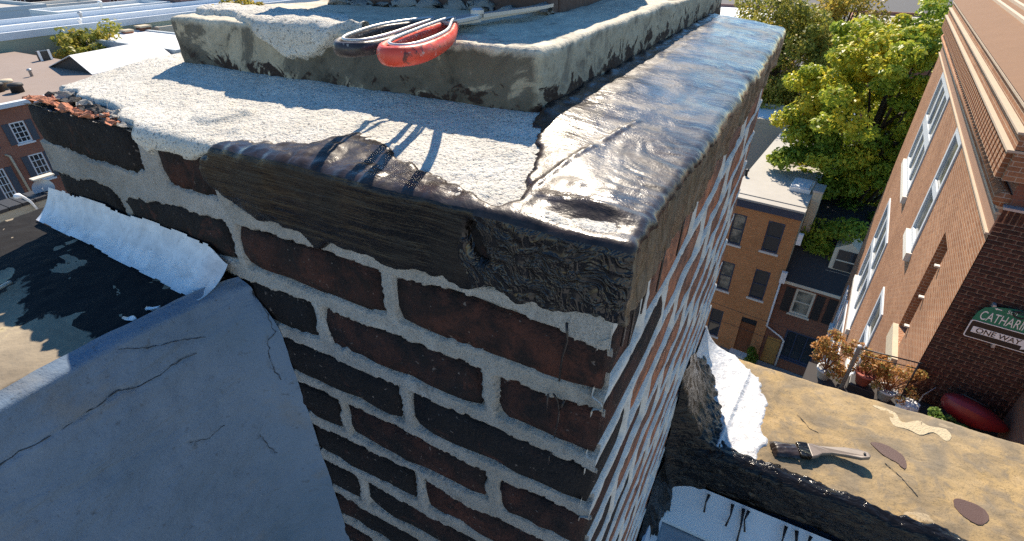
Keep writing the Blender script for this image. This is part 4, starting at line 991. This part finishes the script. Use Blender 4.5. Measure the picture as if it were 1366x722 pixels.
pot_plant('potted_shrub', on(-.26, .30, TZ), .15, .22, M['pot_white'], 'reddish leafy shrub in a pale grey pot beside the white bag', 'plant', cloud(40, .40, .16, .12, .74), [.09] * 32, M['leaf_dry'], 60, .028, 7)
pot_plant('potted_shrub', on(.52, .80, TZ), .13, .14, M['black_iron'], 'bright green leafy plant in front of the red kayak', 'plant', cloud(12, .22, .12, .20, .46), [.10] * 12, M['leaf_bright'], 90, .030, 8)
st_ = thing('plant_stand', on(-.64, .28, TZ), 'dark stand under the red terracotta pot', 'stand')
MB().obox(CN, DB, DN, -.82, -.46, .12, .44, TZ, TZ + .138).build('stand_top', M['black_iron'], st_, bevel=.01)
pb = thing('plastic_bag', on(.06, .36, TZ), 'crumpled white plastic bag beside the pale pot', 'bag')
V, F = rough_box(-.15, .15, -.12, .12, 0, .20, (6, 5, 5), .028, 3)
o = on(.07, .38, TZ); me = bpy.data.meshes.new('bag_body'); me.from_pydata([tuple(Vector(v) * (1 - .25 * max(0, v[2] - .15) / .1) + o) for v in V], [], F); me.update(); put('bag_body', me, M['bag'], pb)
MB().tube([o + Vector((-.06, 0, .18)), o + Vector((-.02, 0, .26)), o + Vector((.04, 0, .25)), o + Vector((.06, 0, .18))], .012, 6).build('bag_handle', M['bag'], pb, True)
rl = thing('railing', on(-.90, .42, TZ), 'galvanised post with thin rails fencing the potted shrubs', 'railing')
MB().lathe(on(-.90, .44, TZ), [(.032, 0), (.032, .94), (.038, .945), (.038, .975), (.02, .985)], 16).build('post', M['zinc'], rl, True)
MB().tube([on(-.87, .44, TZ + .93), on(-.02, .38, TZ + .98)], .012, 8).build('rail', M['black_iron'], rl, True)
MB().tube([on(-.87, .44, TZ + .80), on(-.04, .38, TZ + .86)], .008, 8).build('rail', M['black_iron'], rl, True)
MB().tube([on(-.06, .38, TZ), on(-.06, .38, TZ + .99)], .013, 8).build('post', M['black_iron'], rl, True)
# kayak lying along the wall
ky = thing('kayak', on(.85, .35, TZ), 'red plastic kayak lying against the dark brick end wall', 'kayak')
KU = (DB * .93 + DN * .10 + Vector((0, 0, -.16))).normalized(); KS = (DN * .8 + Vector((0, 0, .5))).normalized(); KS = (KS - KU * KS.dot(KU)).normalized(); KW = KU.cross(KS)
if KW.z < 0: KW = -KW
kc = on(.42, .36, TZ + .50); n1, n2 = 40, 20; Pk = np.zeros((n1, n2 + 1, 3))
for i in range(n1):
    t = i / (n1 - 1); wdt = .25 * (max(0, math.sin(math.pi * t ** .75)) ** .6) + .004
    for j in range(n2 + 1):
        a_ = 2 * math.pi * j / n2; s_ = math.cos(a_) * wdt; h_ = math.sin(a_) * wdt * (.7 if math.sin(a_) > 0 else .95)
        Pk[i, j] = kc + KU * (t * .92) + KS * s_ + KW * h_
grid_obj('hull', Pk, M['kayak'], ky)
cq = [kc + KU * (.36 + .16 * math.cos(t)) + KS * (.06 + .05 * math.sin(t)) + KW * .172 for t in np.linspace(0, 2 * math.pi, 24, endpoint=False)]
MB().tube(cq, .012, 6, True).build('cockpit_rim', M['black_iron'], ky, True); MB().prism(cq, tuple(KW * .004)).build('cockpit', M['black_iron'], ky)  # dark disc takes the place of the shaded opening
MB().tube([kc + KU * .12 + KS * .05 + KW * .10, kc + KU * .2 + KS * .05 + KW * .17, kc + KU * .26 + KS * .05 + KW * .15], .008, 6).build('grab_handle', M['black_iron'], ky, True)
h_ = MB().tube([on(.20, .30, TZ), on(.22, .24, TZ + .3), on(.33, .20, TZ + .50)], .010, 6).build('hose', M['zinc'], None, True); tag(h_, 'thin pale hose standing up by the dark wall left of the kayak', 'hose')
bw = thing('low_brick_wall', on(1.65, .8, TZ), 'brick wall return at the right end of the terrace', 'wall')
MB().obox(CN, DB, DN, 1.33, 2.2, .03, 1.5, TZ, TZ + 1.0).build('wall', M['bw_dark'], bw)
MB().obox(CN, DB, DN, 1.31, 2.22, .03, 1.52, TZ + 1.002, TZ + 1.06).build('coping', M['slate'], bw)
bk = thing('stone_block', on(1.2, .75, TZ), 'pale stone block on the terrace floor by the wall return', 'block')
rough('block', (0, .22, 0, .2, 0, .18), M['stone'], bk, (2, 2, 2), .01, 3).matrix_parent_inverse = Matrix.Translation(on(1.05, .85, TZ) - Vector(bk.location))

# ---------------------------------------------------------------- tan brick row house across the street
F0 = Vector((1.578, 26.96, 0)); FN = Vector((-.114, -.9935, 0)); FX = DB.copy(); FY = -FN
yh = thing('row_house', (0, 30, GZ), 'three storey tan brick row house with navy cornice and flat roof', 'house')
wo_ = [(-1.42, -.62, -13.8, -12.05), (-3.15, -2.48, -13.9, -12.1), (-1.38, -.62, -16.8, -14.95), (-3.15, -2.45, -16.9, -15.05), (-3.1, -2.40, -20.2, -18.3), (-1.38, -.55, -20.6, -18.2)]
wall_open(F0, FX, FN, -3.6, 0, GZ, -11.62, wo_, .16).build('wall', M['bw_yellow'], yh)
for i, q in enumerate(wo_[:5]):
    window(yh, F0, FX, FN, *q, 1, 2, .07, .12, 'navy', 'glass_pale' if i in (1, 3) else 'glass', 'limestone', .05, arch=i < 4)
dr = bar(MB(), F0, FX, FN, -1.37, -.56, -20.6, -18.62, -.16, -.10).build('door', M['wood_door'], yh)
bar(MB(), F0, FX, FN, -1.37, -.56, -18.60, -18.21, -.16, -.12).build('transom', M['glass'], dr)
for a in (-1.28, -.92):
    for z in (-20.4, -19.6): bar(MB(), F0, FX, FN, a, a + .27, z, z + .62, -.10, -.085).build('door_panel', M['wood_door'], dr)
bar(MB(), F0, FX, FN, -1.5, -.45, GZ, -20.62, -.1, .5).build('step', M['limestone'], yh)
bar(MB(), F0, FX, FN, -3.6, .03, -11.615, -11.20, -.3, .16).build('cornice', M['navy'], yh)
bar(MB(), F0, FX, FN, -3.6, .06, -11.198, -11.10, -.3, .22).build('gutter', M['roof_grey'], yh)
MB().obox(F0, FX, FY, -3.6, 0, .31, 13.0, -11.25, -11.06).build('roof', M['roof_grey'], yh)
MB().obox(F0, FX, FY, -3.6, .0, 13.02, 24.0, -11.4, -11.10).build('roof', M['roof_white'], yh)
MB().obox(F0, FX, FY, -3.58, -.012, .32, 23.9, GZ, -11.41).build('party_wall', M['bw_dark'], yh)
MB().obox(F0, FX, FY, -.011, .0, .17, 13.0, GZ, -11.26).build('party_wall', M['stone'], yh)
sk = MB().obox(F0, FX, FY, -1.15, -.15, 2.1, 3.6, -11.058, -10.86).build('skylight', M['white'], yh)
MB().obox(F0, FX, FY, -1.05, -.25, 2.2, 3.5, -10.858, -10.80).build('pane', M['sash'], sk)
chn = MB().obox(F0, FX, FY, .02, .42, 1.6, 2.6, -15.0, -10.7).build('chimney_stack', M['stone'], yh)
MB().obox(F0, FX, FY, -.02, .46, 1.55, 2.65, -10.698, -10.6).build('chimney_cap', M['zinc'], chn)
# ---------------------------------------------------------------- dark house beside it
dh = thing('row_house', (3.2, 29, GZ), 'dark red brick house with steep black roof, cream dormer and shutters', 'house')
wo2 = [(.78, 1.72, -17.0, -15.45), (.98, 2.62, -20.0, -18.1), (.16, .92, -20.88, -18.93)]
wall_open(F0 + FY * .05, FX, FN, .005, 5.2, GZ, -15.25, wo2, .14).build('wall', M['bw_dark'], dh)
OD = F0 + FY * .05
window(dh, OD, FX, FN, *wo2[0], 1, 2, .11, .08, 'cream', 'glass_pale', 'cream', .06)
window(dh, OD, FX, FN, *wo2[1], 3, 1, .10, .08, 'navy', 'glass', 'navy', .06)
for a, b in ((.30, .74), (1.78, 2.2), (2.36, 2.8)):
    s_ = bar(MB(), OD, FX, FN, a, b, -17.0, -15.48, .002, .05).build('shutter', M['black_iron'], dh)
    for k_ in range(10): bar(MB(), OD, FX, FN, a + .05, b - .05, -16.95 + k_ * .145, -16.85 + k_ * .145, .051, .062).build('slat', M['black_iron'], s_)
bar(MB(), OD, FX, FN, .17, .91, -20.88, -18.94, -.13, -.07).build('gate', M['door_orange'], dh)
bar(MB(), OD, FX, FN, 0.005, 5.2, -15.245, -15.08, -.1, .20).build('eave_gutter', M['cream'], dh)
def hp_(u, d, z): q = F0 + FX * u + FY * d; return (q.x, q.y, z)
rfo = MB().prism([hp_(0.005, -.12, -15.08), hp_(.005, 2.3, -12.5), hp_(.005, 6.0, -12.45), hp_(.005, 6.0, -15.08)], tuple(FX * 5.2)).build('roof', M['slate'], dh)
dmr = MB().prism([hp_(1.78, .75, -14.25), hp_(3.0, .75, -14.25), hp_(3.0, .75, -12.98), hp_(2.39, .75, -12.55), hp_(1.78, .75, -12.98)], tuple(FY * 1.6)).build('dormer', M['cream'], dh)
bar(MB(), F0 + FY * .75, FX, FN, 1.98, 2.80, -14.1, -13.0, .001, .04).build('dormer_window', M['glass'], dmr)
bar(MB(), F0 + FY * .75, FX, FN, 1.98, 2.80, -13.60, -13.54, .041, .06).build('mullion', M['cream'], dmr)
bar(MB(), F0 + FY * .75, FX, FN, 1.72, 3.06, -14.33, -14.252, -.02, .10).build('dormer_sill', M['cream'], dmr)
dpp = thing('drain_pipe', hp_(.02, -.2, GZ), 'white drain pipe running down between the two row houses', 'pipe')
MB().tube([hp_(-.03, -.12, -15.2), hp_(-.02, -.13, -18.2), hp_(.84, -.13, -18.62), hp_(1.02, -.13, -18.8), hp_(1.02, -.13, -20.6)], .05, 8).build('pipe', M['white'], dpp, True)
bar(MB(), F0, FX, FN, -.1, .16, -15.15, -14.5, .22, .42).build('rain_box', M['white'], dpp)
bar(MB(), F0, FX, FN, .08, .30, -12.9, -12.3, .0, .2).build('rain_box', M['white'], dpp)
bush = thing('clipped_bush', hp_(-.2, -1.0, GZ), 'dark rounded bush on the pavement by the tan house door', 'bush')
leaves('foliage', [tuple(Vector(hp_(-.25, -.9, GZ)) + Vector(v)) for v in ((0, 0, .5), (.1, 0, .9), (-.05, .1, 1.2))], [.35, .32, .25], 260, .07, M['leaf'], bush, 3, tint=(.15, .1))
MB().tube([hp_(-.25, -.9, GZ), hp_(-.25, -.9, GZ + .6)], .05, 6).build('stem', M['bark'], bush)
wr = thing('overhead_wire', hp_(-.5, -1.2, -17.5), 'thin black overhead wires crossing in front of the two row houses', 'wire')
for z0_, z1_ in ((-16.9, -17.1), (-17.9, -18.1)):
    MB().tube([Vector(hp_(-6 + 11 * t, -1.2, z0_ + (z1_ - z0_) * t - .5 * 4 * t * (1 - t) * .4)) for t in np.linspace(0, 1, 16)], .012, 5).build('strand', M['black_iron'], wr)
tag(MB().obox(F0, FX, FN, -14, 14, .0, 1.8, GZ + .004, GZ + .13).build('pavement', M['pavement']), kind='structure')

# ---------------------------------------------------------------- trees
def tree(name, base, height, cen, rad, nclump, nleaf, size, mat, label, seed, group=None, tint=.45, spread=.22, ytop=.0, cr=.75, extra=()):
    t = thing(name, base, label, 'tree', group); rs = np.random.default_rng(seed)
    cen = np.array(cen); rad = np.array(rad); cs = []
    while len(cs) < nclump:
        g = rs.normal(size=3); g /= np.linalg.norm(g); r_ = rs.uniform(.15, 1) ** .42
        lump = 1 + .28 * math.sin(3 * g[0] + seed) * math.cos(4 * g[2] + 1.7 * g[1])
        cs.append(cen + g * rad * r_ * lump)
    cs += [np.array(e) for e in extra]
    rads = [cr * rs.uniform(.7, 1.35) for _ in cs]
    pt = [np.clip(tint + ytop * (c_[2] - cen[2]) / rad[2] + rs.normal(0, .13), 0, 1) for c_ in cs]
    leaves('crown', [tuple(c_) for c_ in cs], rads, nleaf, size, mat, t, seed + 1, .65, (tint, spread * .45), pt)
    b = Vector(base); top = Vector(tuple(cen)) + Vector((0, 0, rad[2] * .3)); mb = MB(); r0 = .022 * height + .08
    mb.tube([b, b + (top - b) * .35 + Vector((.15, .1, 0)), b + (top - b) * .7 + Vector((-.1, .1, 0)), top], [r0, r0 * .8, r0 * .5, r0 * .15], 9)
    mb.build('trunk', M['bark'], t, True)
    lb = MB()
    for i in rs.choice(len(cs), min(26, len(cs)), replace=False):
        s_ = b + (top - b) * rs.uniform(.35, .85); e = Vector(tuple(cs[i])); md = (s_ + e) / 2 + Vector((0, 0, .25))
        lb.tube([s_, md, e], [r0 * .28, r0 * .17, r0 * .05], 6)
    lb.build('limb', M['bark'], t, True)
    return t
tree('maple_tree', (4.2, 34.8, GZ), 17, (3.9, 33.6, -8.2), (4.6, 4.3, 6.9), 330, 240, .135, M['leaf'], 'tall green maple with yellowing tips behind the dark-roofed house', 21, tint=.50, ytop=.16, cr=.72, extra=[(1.9 + .3 * i, 29.4 - .25 * i, -13.4 + .22 * i) for i in range(8)] + [(2.6 + .25 * i, 28.2 + .1 * i, -13.3 - .1 * i) for i in range(5)] + [(-.3 + .4 * i, 32 + .2 * i, -10.4 + .15 * i) for i in range(7)] + [(-.6 + .35 * i, 33.5, -8.6 + .2 * (i % 3)) for i in range(7)] + [(-.4 + .4 * i, 34, -6.6 + .3 * (i % 3)) for i in range(6)])
tree('linden_tree', (-2.0, 50, GZ), 15, (-2.2, 49, -8.6), (4.8, 4.6, 5.8), 260, 130, .15, M['leaf_y'], 'paler yellowing tree standing left behind the tall green maple', 31, tint=.55, cr=.95)
tree('locust_tree', (1.6, 56, GZ), 15, (1.5, 56, -6.0), (3.2, 3.2, 3.6), 80, 90, .16, M['leaf_y'], 'orange-tinged tree top between the maple and the paler tree', 35, tint=.75, cr=.9)
tree('roof_tree', (-54.5, 24.6, GZ), 13, (-54.5, 24.6, -7.6), (2.6, 2.7, 2.0), 46, 90, .20, M['leaf_y'], 'rounded yellow-green tree rising beside the brown flat roof', 41, tint=.5, cr=.8)
tree('roof_tree', (-56.5, 41.4, GZ), 13, (-56.5, 41.4, -6.6), (1.9, 2.6, 1.5), 30, 80, .22, M['leaf_y'], 'golden tree top above the far corner of the crown', 43, tint=.72, cr=.8)

# ---------------------------------------------------------------- roofs and houses on the left
UX, NX = Vector((0, 1, 0)), Vector((1, 0, 0))
lh = thing('brick_house', (-46, 14, GZ), 'red brick house with slate-blue shutters left of the chimney', 'house')
OL = Vector((-38, 0, 0))
wl_ = [(11.68, 12.40, -9.40, -8.25), (11.80, 12.52, -11.65, -10.12), (9.95, 10.50, -12.2, -10.42), (13.6, 14.3, -9.40, -8.25), (13.7, 14.4, -11.65, -10.12), (10.9, 11.6, -13.9, -12.75), (9.9, 10.5, -9.40, -8.25)]
wall_open(OL, UX, NX, 5, 20.5, GZ, -7.45, wl_, .1).build('wall', M['bw_left'], lh)
for q in wl_:
    window(lh, OL, UX, NX, *q, 3, 4, .07, .08, 'white', 'glass', 'white', .03, sill_h=.09)
    for a, b in ((q[0] - .34, q[0] - .03), (q[1] + .03, q[1] + .34)):
        bar(MB(), OL, UX, NX, a, b, q[2], q[3], .002, .04).build('shutter', M['shutter'], lh)
bar(MB(), OL, UX, NX, 4.9, 20.6, -7.445, -7.22, -.2, .18).build('cornice', M['render_blue'], lh)
MB().box(-57.5, -38.21, 5, 20.5, -7.6, -7.40).build('roof', M['roof_brown'], lh)
MB().box(-57.5, -38.12, 5.01, 20.49, GZ, -7.61).build('side_wall', M['bw_left'], lh)
sv = MB().box(-51.3, -50.9, 19.5, 20.2, -7.399, -6.75).build('roof_hatch', M['black_iron'], lh)
MB().box(-50.89, -50.82, 19.46, 19.60, -7.399, -6.70).build('hatch_frame', M['white'], sv); MB().box(-50.89, -50.82, 20.12, 20.26, -7.399, -6.70).build('hatch_frame', M['white'], sv)
for i, (vx, vy) in enumerate(((-42.4, 13.4), (-41.2, 13.9), (-42.9, 14.1))):
    MB().lathe((vx, vy, -7.4), [(.32, 0), (.32, .35), (.40, .36), (.36, .5), (.1, .55)], 14).build('roof_vent', M['slate'] if i < 2 else M['stone'], lh, True)
dp2 = thing('drain_pipe', (-37.9, 11.0, -13), 'rusty tan pipe slanting down the red brick house', 'pipe')
MB().tube([(-37.9, 10.85, -9.75), (-37.9, 11.02, -9.9), (-37.9, 11.05, -11), (-37.9, 11.1, -13.5)], .06, 8).build('pipe', M['stone'], dp2, True)
gb = thing('gabled_roof_house', (-46, 22, GZ), 'house with sunlit white gabled roof above the brown flat roof', 'house')
rg_ = MB().prism([(-42.4, 18.8, -7.39), (-44.3, 18.8, -6.4), (-47.8, 18.8, -7.39)], (-1.2, 6.2, 0)); rg_.build('gable', M['slate'], gb)  # slate-dark gable end carries its shade in the colour
MB().hexa([(-42.3, 18.6, -7.40), (-42.3, 18.6, -7.36), (-43.5, 25.1, -7.36), (-43.5, 25.1, -7.40), (-44.3, 18.6, -6.36), (-44.3, 18.6, -6.32), (-45.5, 25.1, -6.32), (-45.5, 25.1, -6.36)]).build('roof_slope', M['roof_white'], gb)
MB().hexa([(-47.9, 18.6, -7.40), (-47.9, 18.6, -7.36), (-49.1, 25.1, -7.36), (-49.1, 25.1, -7.40), (-44.31, 18.6, -6.36), (-44.31, 18.6, -6.32), (-45.51, 25.1, -6.32), (-45.51, 25.1, -6.36)]).build('roof_slope', M['roof_white'], gb)
MB().box(-49, -42.5, 20.6, 25.0, GZ, -7.42).build('wall', M['render_beige'], gb)
# rows of parapeted roofs farther away
def block(name, label, x0, x1, y0, y1, zt, wallm, roofm, par=.5, parm=None, cat='building', wins=(), group=None):
    t = thing(name, ((x0 + x1) / 2, (y0 + y1) / 2, GZ), label, cat, group)
    ops = [q for q in wins]
    wall_open((x1, 0, 0), UX, NX, y0, y1, GZ, zt - par, ops, .12).build('wall', M[wallm], t)
    for q in ops: window(t, (x1, 0, 0), UX, NX, *q, 2, 2, .08, .1, 'white', 'glass', 'white', .05)
    MB().box(x0, x1 - .13, y0, y1, GZ, zt - par - .01).build('body', M[wallm], t)
    MB().box(x0 + .3, x1 - .3, y0 + .3, y1 - .3, zt - par - .009, zt - par + .04).build('roof', M[roofm], t)
    pm = M[parm or wallm]
    MB().box(x1 - .28, x1 + .06, y0, y1, zt - par + .002, zt).build('parapet', pm, t); MB().box(x0, x0 + .28, y0, y1, zt - par + .002, zt).build('parapet', pm, t)
    MB().box(x0 + .282, x1 - .282, y0, y0 + .28, zt - par + .002, zt).build('parapet', pm, t); MB().box(x0 + .282, x1 - .282, y1 - .28, y1, zt - par + .002, zt).build('parapet', pm, t)
    return t
block('flat_roof_building', 'olive rendered building with long pale parapet behind the brown roof', -63, -58, 8, 60, -6.05, 'olive', 'roof_white', .55, 'render_blue', group=None)
block('flat_roof_building', 'pale blue parapeted roof behind the olive building', -71, -64.5, 18, 52, -6.3, 'render_blue', 'render_blue', .5, 'render_blue')
block('flat_roof_building', 'stepped white-blue building end near the top left of the chimney', -78, -72, 31, 43.5, -6.2, 'render_blue', 'render_grey', .4, 'white')
block('flat_roof_building', 'large plain grey building at the far upper left', -100, -85, 12, 35.8, -6.35, 'render_grey', 'roof_grey', .4)
block('flat_roof_building', 'beige building end right of the large grey one', -92, -86.5, 36.4, 43, -6.6, 'render_beige', 'roof_grey', .4, 'limestone')
block('flat_roof_building', 'mauve-red building beyond the pale parapets at the upper left', -125, -100, 44, 66, -6.2, 'mauve', 'roof_brown', .4, wins=[(48 + 3 * i, 49.2 + 3 * i, -9.2, -7.6) for i in range(5)])
block('flat_roof_building', 'far dark building with a row of pale windows in the top left corner', -112, -103, 16, 43, -6.0, 'slate', 'roof_grey', .3, wins=[(34 + 1.5 * i, 35.1 + 1.5 * i, -8.0, -6.9) for i in range(5)])
block('flat_roof_building', 'mauve house with dark roof just beyond the crown at top left', -82, -71, 44.2, 62, -5.2, 'mauve', 'slate', .3, wins=[(45, 46, -7.6, -6.6), (48, 49, -7.6, -6.6)])
block('small_house', 'small beige house with one window behind the white gable', -66, -57, 32.4, 35.5, -6.95, 'render_beige', 'roof_white', .25, wins=[(33.7, 34.2, -8.3, -7.8)], cat='house')
block('low_building', 'pale blue-grey flat roof right of the white gable', -57, -43.5, 25.4, 31, -6.95, 'render_grey', 'roof_white', .15)
for i, (x_, y_, w_, h_, mm, lb) in enumerate(((-56.8, 30.9, .9, -6.75, 'bw_dark', 'weathered brown chimney stack behind the white gable'), (-56.5, 29.2, .7, -6.9, 'rubble_orange', 'small orange brick chimney beside the rounded tree'))):
    t = thing('chimney_stack', (x_, y_, -8.5), lb, 'chimney')
    MB().box(x_ - w_ / 2, x_ + w_ / 2, y_ - w_ / 2, y_ + w_ / 2, -9.5, h_).build('shaft', M[mm], t); MB().box(x_ - w_ * .6, x_ + w_ * .6, y_ - w_ * .6, y_ + w_ * .6, h_ + .002, h_ + .15).build('cap', M['stone'], t)
block('far_house', 'distant red-brown house glimpsed above the trees', -16, -2, 66, 84, -7.5, 'mauve', 'roof_white', .4, wins=[(68, 69, -10, -8.6)], cat='house')
block('far_house', 'distant grey-roofed house behind the tree tops', 2.5, 16, 64, 80, -7.2, 'bw_left', 'roof_grey', .4, cat='house')
block('far_house', 'white-roofed low house between the two tree crowns', -8, 3.5, 40.5, 45, -10.6, 'render_beige', 'roof_white', .3, cat='house')
# nearer wall end with dish and pipes, just past the left parapet
tw = thing('garden_wall', (-24.4, 6, GZ), 'buff brick parapet with dark capping slabs beyond the left coping', 'wall')
MB().box(-24.9, -24.0, 2, 7.75, -13, -7.96).build('brick_wall', M['bw_tan'], tw)
for i in range(14): MB().box(-24.95, -23.94, 2.0 + i * .41, 2.0 + i * .41 + .385, -7.958, -7.83).build('capping_slab', M['slate'], tw, bevel=.01)
tag(MB().box(-23.9, -19.5, 1, 9, -9.4, -9.1).build('lower_roof', M['roof_grey']), kind='structure')
tag(MB().box(-23.9, -19.5, 1.01, 8.99, GZ, -9.41).build('lower_building', M['bw_tan']), kind='structure')
ds = thing('satellite_dish', (-24.6, 7.5, -8.5), 'grey satellite dish on the buff wall by the red brick house', 'dish')
cc = Vector((-24.5, 7.5, -7.75)); dn_ = Vector((.75, -.35, .55)).normalized(); d1_ = dn_.cross(Vector((0, 0, 1))).normalized(); d2_ = d1_.cross(dn_)
Pd = np.zeros((12, 25, 3))
for i in range(12):
    for j in range(25):
        r_ = .34 * i / 11; a_ = 2 * math.pi * j / 24; Pd[i, j] = cc + d1_ * r_ * math.cos(a_) + d2_ * r_ * math.sin(a_) + dn_ * (.9 * r_ * r_)
grid_obj('reflector', Pd, M['zinc'], ds)
MB().tube([cc, cc - dn_ * .2, (cc.x - .1, cc.y, -8.4)], .03, 8).build('mast', M['zinc'], ds, True)
MB().tube([cc - d2_ * .3, cc + dn_ * .42 - d2_ * .1], .015, 6).build('feed_arm', M['zinc'], ds, True)
MB().box(-24.62, -24.30, 7.25, 7.95, -7.32, -7.27).build('cover_board', M['cream'], ds)
vp = thing('vent_pipe', (-23.95, 6.7, -8.3), 'white curved vent pipe by the buff brick wall', 'pipe')
MB().tube([(-23.9, 6.82, -8.2), (-23.9, 6.74, -7.86), (-23.93, 6.62, -7.62), (-23.95, 6.54, -7.52)], .045, 10).build('pipe', M['white'], vp, True)
MB().lathe((-23.96, 6.50, -7.56), [(.02, -.06), (.11, -.04), (.13, .03), (.09, .09), (.03, .11)], 14).build('cap', M['white'], vp, True)
rb = thing('rubbish_sacks', (-23.65, 7.6, -8.5), 'heap of crumpled white sacks at the end of the buff wall', 'sacks')
for i, (yy, zz_) in enumerate(((7.45, -8.25), (7.62, -8.12), (7.75, -8.3))):
    V, F = rough_box(-23.9, -23.6, yy - .16, yy + .16, zz_ - .2, zz_ + .14, (4, 4, 4), .035, 60 + i)
    me = bpy.data.meshes.new('sack'); me.from_pydata(V, [], F); me.update(); put('sack', me, M['bag'], rb)

# ---------------------------------------------------------------- odds and ends on the far roofs
def vent(x, y, z, h, r_, mat, label):
    t = thing('roof_vent', (x, y, z), label, 'vent')
    MB().lathe((x, y, z), [(r_, 0), (r_, h * .7), (r_ * 1.7, h * .72), (r_ * 1.5, h * .9), (r_ * .4, h)], 12).build('cowl', mat, t, True)
for i, (x, y, z, h, r_, m_, lb) in enumerate((
        (-45.5, 16.5, -7.4, .5, .09, 'zinc', 'small grey vent on the brown flat roof'),
        (-60.5, 27.5, -6.6, .8, .12, 'white', 'white vent stub behind the pale parapet above the rounded tree'),
        (-67.5, 31, -6.8, .9, .14, 'zinc', 'grey vent on the pale blue roof'),
        (-75, 37, -6.6, .9, .15, 'white', 'white vent on the stepped white-blue building'),
        (-.6, 33.2, -11.06, .5, .09, 'zinc', 'grey vent on the flat roof behind the skylight'),
        (-1.6, 30.2, -11.06, .4, .07, 'black_iron', 'black vent pipe on the flat roof near the cornice'))):
    vent(x, y, z, h, r_, M[m_], lb)
